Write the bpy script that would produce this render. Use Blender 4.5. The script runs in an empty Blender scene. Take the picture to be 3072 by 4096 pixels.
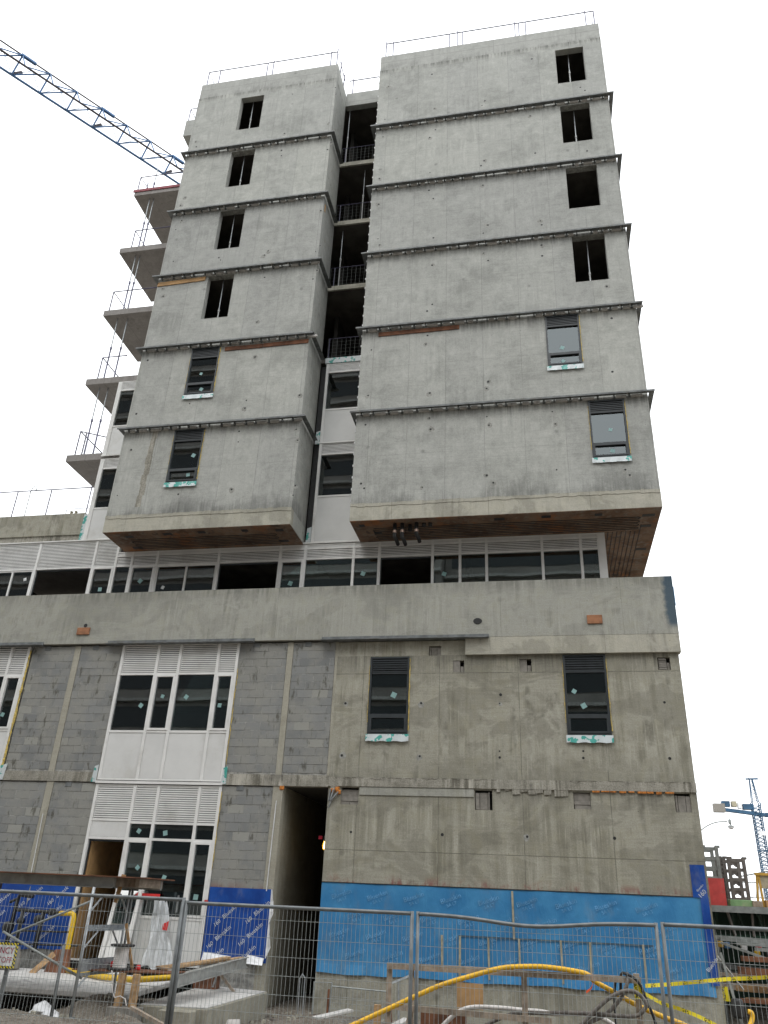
import bpy, bmesh, math, random
from mathutils import Vector, Matrix
random.seed(7)
R = math.radians
sc = bpy.context.scene
col = sc.collection

# ------------------------------------------------------------------ camera
cam_d = bpy.data.cameras.new('camera'); cam = bpy.data.objects.new('camera', cam_d); col.objects.link(cam)
cam_d.sensor_fit = 'HORIZONTAL'; cam_d.sensor_width = 36.0; cam_d.lens = 36.0 * 3132.25 / 3072.0
cam_d.clip_start = 0.1; cam_d.clip_end = 5000
yaw, pitch, roll = R(-11.8918), R(26.5369), R(2.6324)
fw = Vector((math.sin(yaw) * math.cos(pitch), math.cos(yaw) * math.cos(pitch), math.sin(pitch)))
r0 = Vector((math.cos(yaw), -math.sin(yaw), 0)); u0 = r0.cross(fw)
rv = math.cos(roll) * r0 + math.sin(roll) * u0; uv = -math.sin(roll) * r0 + math.cos(roll) * u0
m = Matrix((rv, uv, -fw)).transposed().to_4x4(); m.translation = Vector((-0.7453, -20.492, 1.65))
cam.matrix_world = m
sc.camera = cam

# ------------------------------------------------------------------ sky, sun, exposure
SUN_EL, SUN_AZ = R(58), R(200)      # azimuth clockwise from +Y
w = bpy.data.worlds.new('World'); sc.world = w; w.use_nodes = True
nt = w.node_tree; nt.nodes.clear()
sky = nt.nodes.new('ShaderNodeTexSky'); sky.sky_type = 'NISHITA'; sky.sun_disc = False
sky.sun_elevation = SUN_EL; sky.sun_rotation = SUN_AZ; sky.air_density = 1.0; sky.dust_density = 4.0
bw = nt.nodes.new('ShaderNodeRGBToBW'); nt.links.new(sky.outputs[0], bw.inputs[0])
mx = nt.nodes.new('ShaderNodeMix'); mx.data_type = 'RGBA'      # closed cloud deck: even, almost colourless
mx.inputs[0].default_value = 0.9
nt.links.new(bw.outputs[0], mx.inputs[6]); mx.inputs[7].default_value = (10.6, 10.9, 11.2, 1)
bg = nt.nodes.new('ShaderNodeBackground'); bg.inputs[1].default_value = 0.12
nt.links.new(mx.outputs[2], bg.inputs[0])
wo = nt.nodes.new('ShaderNodeOutputWorld'); nt.links.new(bg.outputs[0], wo.inputs[0])
sl = bpy.data.lights.new('sun', 'SUN'); sl.energy = 0.6; sl.angle = R(25); sl.color = (1, 0.97, 0.93)
so = bpy.data.objects.new('sun', sl); col.objects.link(so)
d = Vector((math.sin(SUN_AZ) * math.cos(SUN_EL), math.cos(SUN_AZ) * math.cos(SUN_EL), math.sin(SUN_EL)))
so.rotation_euler = d.to_track_quat('Z', 'Y').to_euler(); so.location = (-10, -40, 60)
sc.view_settings.view_transform = 'Standard'; sc.view_settings.look = 'None'
sc.view_settings.gamma = 1; sc.view_settings.use_curve_mapping = False
sc.view_settings.exposure = 0.68
sc.cycles.max_bounces = 6; sc.cycles.diffuse_bounces = 3; sc.cycles.glossy_bounces = 3; sc.cycles.transparent_max_bounces = 8; sc.cycles.caustics_reflective = False

# ------------------------------------------------------------------ node helper + materials
class NG:
    def __init__(s, name):
        s.m = bpy.data.materials.new(name); s.m.use_nodes = True; s.t = s.m.node_tree; s.t.nodes.clear()
        s.out = s.t.nodes.new('ShaderNodeOutputMaterial'); s.b = s.t.nodes.new('ShaderNodeBsdfPrincipled')
        s.t.links.new(s.b.outputs[0], s.out.inputs[0])
        s.tc = s.t.nodes.new('ShaderNodeTexCoord')
    def put(s, sock, v):
        if v is None: return
        if hasattr(v, 'is_output') or isinstance(v, bpy.types.NodeSocket): s.t.links.new(v, sock)
        else:
            if hasattr(sock.default_value, '__len__') and not hasattr(v, '__len__'): v = (v, v, v) if len(sock.default_value) == 3 else (v, v, v, 1)
            if hasattr(v, '__len__') and len(v) == 3 and len(sock.default_value) == 4: v = (*v, 1)
            sock.default_value = v
    def math(s, op, a, b=None, c=None, clamp=False):
        n = s.t.nodes.new('ShaderNodeMath'); n.operation = op; n.use_clamp = clamp
        s.put(n.inputs[0], a); s.put(n.inputs[1], b); s.put(n.inputs[2], c); return n.outputs[0]
    def xyz(s, v=None):
        n = s.t.nodes.new('ShaderNodeSeparateXYZ'); s.put(n.inputs[0], v or s.tc.outputs['Object']); return n.outputs
    def scale(s, sx, sy, sz, v=None):
        n = s.t.nodes.new('ShaderNodeMapping'); s.put(n.inputs[0], v or s.tc.outputs['Object']); n.inputs[3].default_value = (sx, sy, sz); return n.outputs[0]
    def noise(s, sc_, det=4, rough=0.55, v=None, dist=0):
        n = s.t.nodes.new('ShaderNodeTexNoise'); s.put(n.inputs['Vector'], v or s.tc.outputs['Object'])
        n.inputs['Scale'].default_value = sc_; n.inputs['Detail'].default_value = det; n.inputs['Roughness'].default_value = rough; n.inputs['Distortion'].default_value = dist
        return n.outputs[0]
    def rng(s, v, a, b, c=0.0, d_=1.0):
        n = s.t.nodes.new('ShaderNodeMapRange'); n.clamp = True; n.interpolation_type = 'SMOOTHSTEP'
        s.put(n.inputs[0], v); s.put(n.inputs[1], a); s.put(n.inputs[2], b); s.put(n.inputs[3], c); s.put(n.inputs[4], d_); return n.outputs[0]
    def mix(s, f, a, b, bl='MIX'):
        n = s.t.nodes.new('ShaderNodeMix'); n.data_type = 'RGBA'; n.blend_type = bl
        s.put(n.inputs[0], f); s.put(n.inputs[6], a); s.put(n.inputs[7], b); return n.outputs[2]
    def bump(s, h, st=0.3, dist=0.01):
        n = s.t.nodes.new('ShaderNodeBump'); n.inputs['Strength'].default_value = st; n.inputs['Distance'].default_value = dist
        s.put(n.inputs['Height'], h); s.t.links.new(n.outputs[0], s.b.inputs['Normal'])
    def done(s, colr, rough=0.8, metal=0.0, spec=0.5):
        s.put(s.b.inputs['Base Color'], colr); s.put(s.b.inputs['Roughness'], rough); s.put(s.b.inputs['Metallic'], metal)
        s.put(s.b.inputs['Specular IOR Level'], spec); return s.m

def plain(name, c, rough=0.6, metal=0.0, var=0.25, sc_=6, bump=0.0, dirt=None):
    g = NG(name); n = g.noise(sc_, 5); f = g.rng(n, 0.3, 0.7)
    cc = g.mix(f, tuple(x * (1 - var) for x in c), tuple(min(1, x * (1 + var)) for x in c))
    if dirt: cc = g.mix(g.math('MULTIPLY', g.rng(g.noise(sc_ * 0.4, 6, 0.7), 0.52, 0.72), 0.7), cc, dirt)
    if bump: g.bump(g.noise(sc_ * 6, 4), bump, 0.01)
    return g.done(cc, rough, metal)

def concrete(name, lo, hi, seam=0.35, stain=0.4, streak=0.5, seamw=1.22, seamh=1.14, drips_shade=(), rises=(), green=0.0, grain=1.0, zoff=0.0, zl=(), red=None, blue=None, pits=0.75, tone=None, patchy=0.0):
    """cast concrete: blotches, patches of run-off streaks, form-board seams, pour stains and painted edge shade that hang below given heights"""
    g = NG(name); ox = g.xyz()
    big = g.noise(0.45, 5, 0.6); mid = g.noise(3.1, 5, 0.65, dist=0.4)
    st = g.noise(1.0, 4, 0.6, v=g.scale(7.0, 7.0, 0.35)); st2 = g.noise(1.0, 3, 0.6, v=g.scale(22.0, 22.0, 0.8))
    patch = g.rng(g.noise(0.7, 3, 0.5), 0.42, 0.62); fine = g.noise(30, 4, 0.7)
    hz = g.noise(1.0, 3, 0.6, v=g.scale(1.6, 1.6, 24.0))
    k = g.math('ADD', g.math('MULTIPLY', big, 0.60), g.math('MULTIPLY', mid, 0.42))
    k = g.math('ADD', k, g.math('MULTIPLY', g.math('MULTIPLY', g.math('SUBTRACT', st, 0.5), streak), g.math('ADD', g.math('MULTIPLY', patch, 0.75), 0.25)))
    k = g.math('ADD', k, g.math('MULTIPLY', g.math('SUBTRACT', hz, 0.5), g.math('MULTIPLY', g.math('SUBTRACT', 1.0, patch), 0.22)))
    k = g.math('ADD', k, g.math('MULTIPLY', g.math('SUBTRACT', fine, 0.5), 0.42 * grain))
    c = g.mix(g.rng(k, 0.26, 0.78), lo, hi)
    if patchy:    # areas rubbed down or washed at different times, with soft but definite edges
        pn1 = g.noise(0.55, 4, 0.62, v=g.scale(1.0, 1.0, 1.7), dist=0.8)
        c = g.mix(g.math('MULTIPLY', g.rng(pn1, 0.50, 0.57), patchy), c, tuple(x * 0.55 for x in lo)); c = g.mix(g.math('MULTIPLY', g.rng(pn1, 0.42, 0.36), patchy * 0.6), c, tuple(min(1, x * 1.12) for x in hi))
    if tone:      # every pour and every form panel came out a little different
        lv = g.math('FLOOR', g.math('DIVIDE', g.math('SUBTRACT', ox[2], 15.77 - 34.2), 3.42)); pn = g.math('FLOOR', g.math('DIVIDE', g.math('ADD', ox[0], 0.31 + 122 - 0.61), 1.22))
        for (a_, amt) in ((lv, tone), (g.math('ADD', g.math('MULTIPLY', lv, 37.0), pn), tone * 0.6)):
            wn = g.t.nodes.new('ShaderNodeTexWhiteNoise'); wn.noise_dimensions = '1D'; g.put(wn.inputs['W'], a_)
            c = g.mix(1.0, c, g.mix(wn.outputs[0], (1 - amt, 1 - amt, 1 - amt * 0.9), (1 + amt, 1 + amt, 1 + amt * 0.8)), 'MULTIPLY')
    if green: c = g.mix(g.math('MULTIPLY', g.rng(mid, 0.45, 0.7), green), c, tuple(a * b for a, b in zip(lo, (0.95, 0.92, 0.72))))
    sp = g.math('MULTIPLY', g.rng(g.math('MULTIPLY', big, g.math('ADD', st, 0.5)), 0.50, 0.72), g.rng(mid, 0.30, 0.62))
    c = g.mix(g.math('MULTIPLY', sp, stain), c, tuple(x * 0.45 for x in lo))
    lr = g.math('MULTIPLY', g.rng(st2, 0.56, 0.76), patch); c = g.mix(g.math('MULTIPLY', lr, 0.55 * streak), c, tuple(min(1, x * 1.25) for x in hi))
    wob = g.math('MULTIPLY', g.math('SUBTRACT', mid, 0.5), 0.02)
    def line(coord, per, off, wd):
        t = g.math('FRACT', g.math('DIVIDE', g.math('ADD', g.math('ADD', coord, off + 100 * per), wob), per))
        t = g.math('ABSOLUTE', g.math('SUBTRACT', t, 0.5)); return g.rng(t, 0.0, wd / per, 1.0, 0.0)
    sm = line(ox[0], seamw, 0.31, 0.014)
    if seamh: sm = g.math('MAXIMUM', sm, g.math('MULTIPLY', line(ox[2], seamh, 0.12 + zoff, 0.010), 0.8))
    for z in zl: sm = g.math('MAXIMUM', sm, g.rng(g.math('ABSOLUTE', g.math('SUBTRACT', g.math('ADD', ox[2], wob), z)), 0.0, 0.016, 1.0, 0.0))
    sm = g.math('MULTIPLY', sm, g.math('MULTIPLY', g.rng(mid, 0.30, 0.55), seam))
    c = g.mix(sm, c, tuple(x * 0.35 for x in lo))
    wet = g.math('ADD', st, g.math('MULTIPLY', st2, 0.5))
    for (z, ln, s_) in drips_shade:
        below = g.math('MULTIPLY', g.rng(ox[2], z - ln, z, 0.0, 1.0), g.math('LESS_THAN', ox[2], z))
        c = g.mix(g.math('MULTIPLY', g.math('MULTIPLY', below, g.rng(wet, 0.55, 0.95)), s_), c, tuple(x * 0.28 for x in lo))
    for (z, ln, s_) in rises:
        ab = g.math('MULTIPLY', g.rng(g.math('ADD', ox[2], g.math('MULTIPLY', g.math('ADD', g.math('SUBTRACT', big, 0.5), g.math('MULTIPLY', g.math('SUBTRACT', st2, 0.5), 0.5)), 2.2)), z - ln * 0.4, z + ln, 1.0, 0.0), g.math('GREATER_THAN', ox[2], z))
        c = g.mix(g.math('MULTIPLY', g.math('MULTIPLY', ab, g.rng(wet, 0.45, 0.95)), s_), c, tuple(x * 0.35 for x in lo))
    if red:
        f = g.math('MULTIPLY', g.math('MULTIPLY', g.math('GREATER_THAN', ox[2], red[0] - 0.2), g.rng(ox[2], red[0], red[1], 1.0, 0.0)), g.rng(g.math('ADD', mid, g.math('MULTIPLY', st2, 0.4)), 0.66, 0.92)); c = g.mix(g.math('MULTIPLY', f, 0.8), c, (0.24, 0.085, 0.08))
    if blue:
        f = g.math('MULTIPLY', g.rng(g.math('ADD', ox[0], g.math('MULTIPLY', g.math('SUBTRACT', mid, 0.5), 0.35)), blue[0], blue[0] + 0.16), g.rng(ox[2], blue[1], blue[1] + 0.2)); c = g.mix(g.math('MULTIPLY', f, 0.85), c, (0.035, 0.075, 0.115))
    # blow holes and faint round patches where the form ties were filled
    vor = g.t.nodes.new('ShaderNodeTexVoronoi'); vor.inputs['Scale'].default_value = 7.0; g.t.links.new(g.tc.outputs['Object'], vor.inputs['Vector'])
    hole = g.math('MULTIPLY', g.rng(vor.outputs['Distance'], 0.03, 0.11, 1.0, 0.0), g.rng(mid, 0.50, 0.6)); c = g.mix(g.math('MULTIPLY', hole, pits), c, tuple(x * 0.25 for x in lo))
    v2 = g.t.nodes.new('ShaderNodeTexVoronoi'); v2.inputs['Scale'].default_value = 0.85; g.t.links.new(g.tc.outputs['Object'], v2.inputs['Vector'])
    c = g.mix(g.math('MULTIPLY', g.rng(g.math('ADD', v2.outputs['Distance'], g.math('MULTIPLY', g.math('SUBTRACT', fine, 0.5), 0.05)), 0.02, 0.085, 1.0, 0.0), 0.5), c, tuple(x * 0.5 for x in lo))
    g.bump(fine, 0.4, 0.012)
    return g.done(c, 0.92, 0, 0.25)

M = {}
FL = [29.47, 26.05, 22.63, 19.21, 15.78]     # shelf angle levels
M['tower'] = concrete('cast_concrete_tower', (0.288, 0.294, 0.275), (0.53, 0.536, 0.505), seam=0.45, stain=0.38, streak=0.36, seamh=3.42, zoff=1.1, drips_shade=[(z - 0.02, 0.6, 0.62) for z in FL] + [(33.12, 0.4, 0.75)], rises=[(12.5, 0.55, 0.7)], tone=0.07, patchy=0.09)
M['tower_band'] = concrete('cast_concrete_band', (0.33, 0.32, 0.265), (0.56, 0.54, 0.465), seam=0.6, stain=0.6, streak=0.35, seamw=2.9, seamh=0, drips_shade=[(12.6, 0.2, 0.6)], green=0.2, patchy=0.35)  # dark line near band top paints shade the ragged pour lip lacks
M['tower_top'] = concrete('cast_concrete_top', (0.30, 0.305, 0.285), (0.51, 0.515, 0.485), seam=0.6, stain=0.45, streak=0.35, seamw=3.3, seamh=0, zl=(33.62,), rises=[(33.11, 0.25, 0.35)])
M['podium'] = concrete('cast_concrete_podium', (0.235, 0.225, 0.178), (0.505, 0.49, 0.418), seam=0.75, stain=0.65, streak=1.0, green=0.35, drips_shade=[(7.55, 0.9, 0.6), (4.2, 0.5, 0.45)], rises=[(4.44, 0.9, 0.5)], seamw=2.02, seamh=0, zl=(2.77, 7.07), red=(2.06, 2.30), patchy=0.3)
M['parapet'] = concrete('cast_concrete_parapet', (0.275, 0.275, 0.242), (0.465, 0.463, 0.415), seam=0.3, stain=0.55, streak=0.6, seamw=3.1, seamh=0, drips_shade=[(9.55, 0.5, 0.5)], green=0.3, patchy=0.2, blue=(8.44, 8.1))
M['slabband'] = concrete('cast_concrete_slab_edge', (0.15, 0.142, 0.115), (0.47, 0.45, 0.39), seam=0.2, stain=0.9, streak=1.6, seamh=0, grain=1.4)
M['slab'] = concrete('cast_concrete_slab', (0.22, 0.205, 0.195), (0.38, 0.36, 0.34), seam=0.5, stain=0.4, streak=0.1, seamh=0)
M['column'] = concrete('cast_concrete_column', (0.29, 0.275, 0.22), (0.47, 0.45, 0.38), seam=0.1, stain=0.35, streak=0.3, seamw=40, seamh=1.7)
M['footing'] = concrete('cast_concrete_footing', (0.24, 0.225, 0.18), (0.42, 0.40, 0.33), seam=0.2, stain=0.6, streak=0.4, seamh=0)
M['pad'] = concrete('cast_concrete_pad', (0.44, 0.425, 0.40), (0.70, 0.69, 0.67), seam=0.0, stain=0.8, streak=0.0, seamh=0, patchy=0.3)

def soffit_mat():
    g = NG('formply_soffit'); ox = g.xyz()
    n = g.noise(1.1, 6, 0.6); n2 = g.noise(7, 5)
    c = g.mix(g.rng(n, 0.3, 0.7), (0.11, 0.062, 0.035), (0.27, 0.18, 0.12)); c = g.mix(g.rng(n2, 0.45, 0.8), c, (0.22, 0.19, 0.16))
    c = g.mix(g.math('MULTIPLY', g.rng(g.noise(0.9, 5, 0.7), 0.52, 0.68), 0.8), c, (0.34, 0.13, 0.04))
    c = g.mix(g.math('MULTIPLY', g.rng(g.noise(2.2, 5, 0.7), 0.56, 0.7), 0.8), c, (0.035, 0.028, 0.022))
    g.bump(n2, 0.3, 0.01); return g.done(c, 0.85)
M['soffit'] = soffit_mat()

def block_mat():
    g = NG('concrete_block'); oi = g.t.nodes.new('ShaderNodeObjectInfo'); geo = g.t.nodes.new('ShaderNodeNewGeometry')
    rnd = oi.outputs['Random']
    c = g.mix(rnd, (0.215, 0.223, 0.222), (0.285, 0.292, 0.286))
    hi = g.math('GREATER_THAN', rnd, 0.95); c = g.mix(hi, c, (0.35, 0.352, 0.325))
    P = geo.outputs['Position']; big = g.noise(1.4, 5, 0.65, v=P); fine = g.noise(55, 4, 0.7, v=P)
    c = g.mix(g.rng(big, 0.38, 0.62, 0.0, 0.7), c, (0.335, 0.33, 0.295))
    ds = g.rng(g.noise(1, 4, 0.6, v=g.scale(6.5, 5, 2.6, v=P)), 0.58, 0.70); c = g.mix(g.math('MULTIPLY', ds, 0.75), c, (0.075, 0.07, 0.05))
    c = g.mix(g.math('MULTIPLY', g.math('SUBTRACT', fine, 0.3), 0.5), c, (0.10, 0.10, 0.10))
    red = g.math('MULTIPLY', g.math('MULTIPLY', g.math('GREATER_THAN', g.xyz(P)[2], 1.5), g.rng(g.xyz(P)[2], 1.78, 2.02, 1.0, 0.0)), g.rng(g.noise(2.5, 5, 0.6, v=P), 0.35, 0.6)); c = g.mix(g.math('MULTIPLY', red, 0.65), c, (0.24, 0.10, 0.09))
    g.bump(fine, 0.5, 0.006); return g.done(c, 0.95, 0, 0.2)
M['block'] = block_mat()
def mortar_mat():
    g = NG('mortar'); n = g.noise(5, 5, 0.65)
    c = g.mix(g.rng(n, 0.35, 0.65), (0.19, 0.19, 0.182), (0.42, 0.415, 0.385)); g.bump(g.noise(50, 3), 0.5, 0.006); return g.done(c, 0.95, 0, 0.2)
M['mortar'] = mortar_mat()
M['white'] = plain('white_aluminium', (0.78, 0.78, 0.76), 0.42, 0, 0.06, 2, dirt=(0.55, 0.54, 0.50))
M['panel'] = plain('pale_grey_panel', (0.68, 0.685, 0.67), 0.5, 0, 0.05, 1.5, dirt=(0.53, 0.52, 0.48))
M['dark'] = plain('charcoal_aluminium', (0.035, 0.042, 0.046), 0.45, 0, 0.15, 4)
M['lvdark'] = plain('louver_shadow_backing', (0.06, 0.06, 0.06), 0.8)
M['black'] = plain('black_rubber', (0.018, 0.018, 0.018), 0.55, 0, 0.3, 12)
M['steel'] = plain('primed_steel', (0.15, 0.16, 0.162), 0.6, 0.05, 0.3, 5, dirt=(0.13, 0.12, 0.09))
M['galv'] = plain('galvanised_steel', (0.36, 0.38, 0.39), 0.45, 0.6, 0.2, 9)
M['galvdull'] = plain('dull_galvanised_wire', (0.30, 0.32, 0.31), 0.6, 0.3, 0.2, 9)
M['railpaint'] = plain('violet_grey_rail', (0.10, 0.095, 0.15), 0.5, 0.2, 0.3, 5)
M['propgrey'] = plain('prop_grey', (0.17, 0.17, 0.25), 0.5, 0.3, 0.3, 5)
M['wood'] = plain('sawn_softwood', (0.42, 0.27, 0.14), 0.8, 0, 0.3, 9, 0.3, dirt=(0.20, 0.13, 0.08))
M['woodgrey'] = plain('weathered_softwood', (0.33, 0.27, 0.21), 0.85, 0, 0.25, 9, 0.3, dirt=(0.16, 0.13, 0.10))
M['rustwood'] = plain('red_brown_form_board', (0.16, 0.068, 0.035), 0.85, 0, 0.4, 4, 0.3)
M['ply'] = plain('plywood', (0.45, 0.27, 0.12), 0.75, 0, 0.2, 3, 0.2)
M['timberplate'] = plain('red_brown_ply', (0.30, 0.135, 0.065), 0.8, 0, 0.25, 6, 0.3)
M['proplight'] = plain('pale_prop_paint', (0.50, 0.51, 0.50), 0.5, 0, 0.15, 6)
M['fencetube'] = plain('weathered_fence_tube', (0.20, 0.215, 0.22), 0.5, 0.3, 0.2, 7)
M['alum'] = plain('dull_aluminium_beam', (0.34, 0.34, 0.32), 0.6, 0, 0.2, 4, dirt=(0.22, 0.20, 0.17))
M['foam'] = plain('yellow_foam', (0.62, 0.47, 0.14), 0.9, 0, 0.25, 20, 0.6)
M['orangefoam'] = plain('orange_foam', (0.50, 0.18, 0.035), 0.9, 0, 0.45, 20, 0.8)
M['yellow'] = plain('yellow_plastic', (0.80, 0.46, 0.02), 0.4, 0, 0.08, 6, dirt=(0.55, 0.30, 0.03))
M['gasyellow'] = plain('gas_pipe_yellow', (0.66, 0.42, 0.012), 0.45, 0, 0.12, 6)
M['tape'] = None
M['red'] = plain('red_tape', (0.62, 0.03, 0.03), 0.5, 0, 0.15, 6)
M['redpanel'] = plain('faded_red_panel', (0.55, 0.065, 0.06), 0.6, 0, 0.15, 5, dirt=(0.48, 0.28, 0.24))
M['mutedred'] = plain('muted_red_board', (0.26, 0.055, 0.07), 0.7, 0, 0.25, 5)
M['orange'] = plain('orange_ribbon', (0.85, 0.12, 0.03), 0.6)
M['hosegrey'] = plain('grey_hose', (0.13, 0.115, 0.10), 0.6, 0, 0.35, 14, 0.2, dirt=(0.28, 0.25, 0.21))
M['hosewhite'] = plain('white_hose', (0.62, 0.59, 0.56), 0.6, 0, 0.15, 8, dirt=(0.30, 0.25, 0.22))
M['sheet'] = plain('white_sheet', (0.72, 0.73, 0.74), 0.35, 0, 0.08, 5)
M['sticker'] = plain('pale_green_sticker', (0.24, 0.40, 0.39), 0.6, 0, 0.1, 5)
M['whitesticker'] = plain('white_sticker', (0.70, 0.72, 0.72), 0.6)
M['crane'] = plain('crane_blue', (0.06, 0.15, 0.31), 0.5, 0.1, 0.25, 3)
M['cranedark'] = plain('crane_dark', (0.055, 0.045, 0.05), 0.6, 0.2, 0.3, 3)
M['cranefar'] = plain('crane_slate_blue', (0.028, 0.085, 0.155), 0.6, 0.1, 0.3, 0.6)
M['tan'] = plain('ballast_concrete', (0.36, 0.33, 0.24), 0.8)
M['rackgrey'] = plain('grey_form_frame', (0.26, 0.275, 0.265), 0.7, 0.1, 0.25, 5)
M['rackbrown'] = plain('brown_grey_form_frame', (0.165, 0.15, 0.14), 0.75, 0.05, 0.25, 5)
M['greenbox'] = plain('faded_green_board', (0.20, 0.36, 0.17), 0.7, 0, 0.2, 3, dirt=(0.40, 0.34, 0.26))
M['greensteel'] = plain('dark_green_steel', (0.012, 0.045, 0.028), 0.55, 0.1, 0.3, 4)
M['yellowsteel'] = plain('ochre_painted_steel', (0.50, 0.30, 0.05), 0.6, 0, 0.25, 4)
M['copper'] = plain('worn_coupling', (0.42, 0.30, 0.24), 0.35, 0.7)
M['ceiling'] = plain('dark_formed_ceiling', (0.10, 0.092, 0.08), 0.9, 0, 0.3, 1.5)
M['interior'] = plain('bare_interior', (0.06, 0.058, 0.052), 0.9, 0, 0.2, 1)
M['brickface'] = plain('far_street_wall', (0.30, 0.28, 0.26), 0.9, 0, 0.15, 0.5)
M['trim'] = plain('far_street_trim', (0.46, 0.45, 0.43), 0.9)
M['stickerred'] = M['red']
M['greenprint'] = plain('green_print', (0.03, 0.34, 0.27), 0.6)
M['printwhite'] = plain('white_print', (0.62, 0.66, 0.72), 0.6)
M['printpale'] = plain('pale_blue_print', (0.13, 0.34, 0.58), 0.55, 0, 0.3, 9)
M['printred'] = plain('dark_red_print', (0.36, 0.01, 0.05), 0.6)
M['filler'] = plain('filler_block', (0.24, 0.225, 0.20), 0.95, 0, 0.15, 10, 0.4)

M['tiepatch'] = plain('tie_patch_grout', (0.30, 0.30, 0.275), 0.95, 0, 0.25, 12)
def flap_mat():
    g = NG('white_flashing_sheet'); n = g.noise(5.5, 3, 0.5); c = g.mix(g.rng(n, 0.53, 0.56), (0.58, 0.63, 0.64), (0.07, 0.36, 0.31))
    return g.done(c, 0.4)
M['flap'] = flap_mat()
def membrane(name, lo, hi, rough):
    g = NG(name); n = g.noise(1.6, 5, 0.6); c = g.mix(g.rng(n, 0.35, 0.68), lo, hi)
    c = g.mix(g.math('MULTIPLY', g.rng(g.noise(9, 5, 0.7), 0.6, 0.75), 0.25), c, tuple(min(1, x * 1.6 + 0.05) for x in hi))
    c = g.mix(g.math('MULTIPLY', g.rng(g.noise(1.0, 5, 0.65, v=g.scale(2.2, 2.2, 1.1)), 0.52, 0.72), 0.28), c, (0.24, 0.25, 0.25))
    g.bump(g.noise(1.0, 5, 0.6, v=g.scale(7, 7, 2.5), dist=1.0), 0.5, 0.02); return g.done(c, rough)
M['lightblue'] = membrane('light_blue_membrane', (0.036, 0.20, 0.43), (0.062, 0.27, 0.52), 0.4)
M['darkblue'] = membrane('dark_blue_membrane', (0.003, 0.046, 0.26), (0.010, 0.080, 0.37), 0.4)
def tape_mat():
    g = NG('caution_tape'); ox = g.xyz(); s = g.math('FRACT', g.math('MULTIPLY', ox[0], 3.4))
    f = g.math('MULTIPLY', g.rng(s, 0.70, 0.72), g.rng(g.noise(60, 3), 0.46, 0.56)); return g.done(g.mix(f, (0.80, 0.66, 0.03), (0.04, 0.035, 0.01)), 0.4)
M['tape'] = tape_mat()
def hazard_mat():
    g = NG('hazard_border'); ox = g.xyz(); s = g.math('FRACT', g.math('MULTIPLY', g.math('ADD', ox[0], ox[2]), 17))
    return g.done(g.mix(g.math('GREATER_THAN', s, 0.5), (0.75, 0.62, 0.02), (0.01, 0.01, 0.01)), 0.5)
M['hazard'] = hazard_mat()
def blue_stain_mat():
    g = NG('parapet_end_stained_blue'); n = g.noise(3, 5, 0.6); return g.done(g.mix(g.rng(n, 0.35, 0.65), (0.05, 0.10, 0.15), (0.13, 0.19, 0.22)), 0.9)
M['bluestain'] = blue_stain_mat()
def glass_mat():
    g = NG('window_glass'); g.t.nodes.remove(g.b)
    gl = g.t.nodes.new('ShaderNodeBsdfGlossy'); gl.inputs['Roughness'].default_value = 0.015; gl.inputs['Color'].default_value = (0.88, 0.96, 0.97, 1)
    tr = g.t.nodes.new('ShaderNodeBsdfTransparent'); tr.inputs['Color'].default_value = (0.42, 0.50, 0.49, 1)
    fr = g.t.nodes.new('ShaderNodeFresnel'); fr.inputs['IOR'].default_value = 2.1
    n = g.noise(0.7, 2); bp = g.t.nodes.new('ShaderNodeBump'); bp.inputs['Strength'].default_value = 0.06; bp.inputs['Distance'].default_value = 0.02
    g.t.links.new(n, bp.inputs['Height']); g.t.links.new(bp.outputs[0], gl.inputs['Normal'])
    mxs = g.t.nodes.new('ShaderNodeMixShader'); g.t.links.new(fr.outputs[0], mxs.inputs[0]); g.t.links.new(tr.outputs[0], mxs.inputs[1]); g.t.links.new(gl.outputs[0], mxs.inputs[2])
    g.t.links.new(mxs.outputs[0], g.out.inputs[0]); return g.m
M['glass'] = glass_mat()
def poly_mat():
    g = NG('clear_polythene'); g.t.nodes.remove(g.b)
    df = g.t.nodes.new('ShaderNodeBsdfPrincipled'); df.inputs['Base Color'].default_value = (0.75, 0.78, 0.80, 1); df.inputs['Roughness'].default_value = 0.25
    tr = g.t.nodes.new('ShaderNodeBsdfTransparent'); mxs = g.t.nodes.new('ShaderNodeMixShader')
    g.put(mxs.inputs[0], g.rng(g.noise(2.5, 4), 0.3, 0.7, 0.55, 0.92)); g.t.links.new(tr.outputs[0], mxs.inputs[1]); g.t.links.new(df.outputs[0], mxs.inputs[2])
    g.t.links.new(mxs.outputs[0], g.out.inputs[0]); return g.m
M['poly'] = poly_mat()
def bulb_mat():
    g = NG('lit_bulb'); g.b.inputs['Emission Color'].default_value = (1, 0.72, 0.25, 1); g.b.inputs['Emission Strength'].default_value = 6; return g.done((0.9, 0.7, 0.3), 0.3)
M['bulb'] = bulb_mat()
def ground_mat():
    g = NG('site_ground'); a = g.noise(0.9, 8, 0.65); b = g.noise(14, 6, 0.7); v = g.t.nodes.new('ShaderNodeTexVoronoi'); v.inputs['Scale'].default_value = 22; g.t.links.new(g.tc.outputs['Object'], v.inputs['Vector'])
    c = g.mix(g.rng(a, 0.35, 0.65), (0.13, 0.105, 0.08), (0.29, 0.26, 0.215)); c = g.mix(g.rng(b, 0.4, 0.75), c, (0.34, 0.31, 0.27))
    c = g.mix(g.math('MULTIPLY', v.outputs['Color'], 0.35), c, (0.08, 0.07, 0.055))
    g.bump(g.math('ADD', b, v.outputs['Distance']), 0.9, 0.05); return g.done(c, 0.95, 0, 0.2)
M['ground'] = ground_mat()

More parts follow.
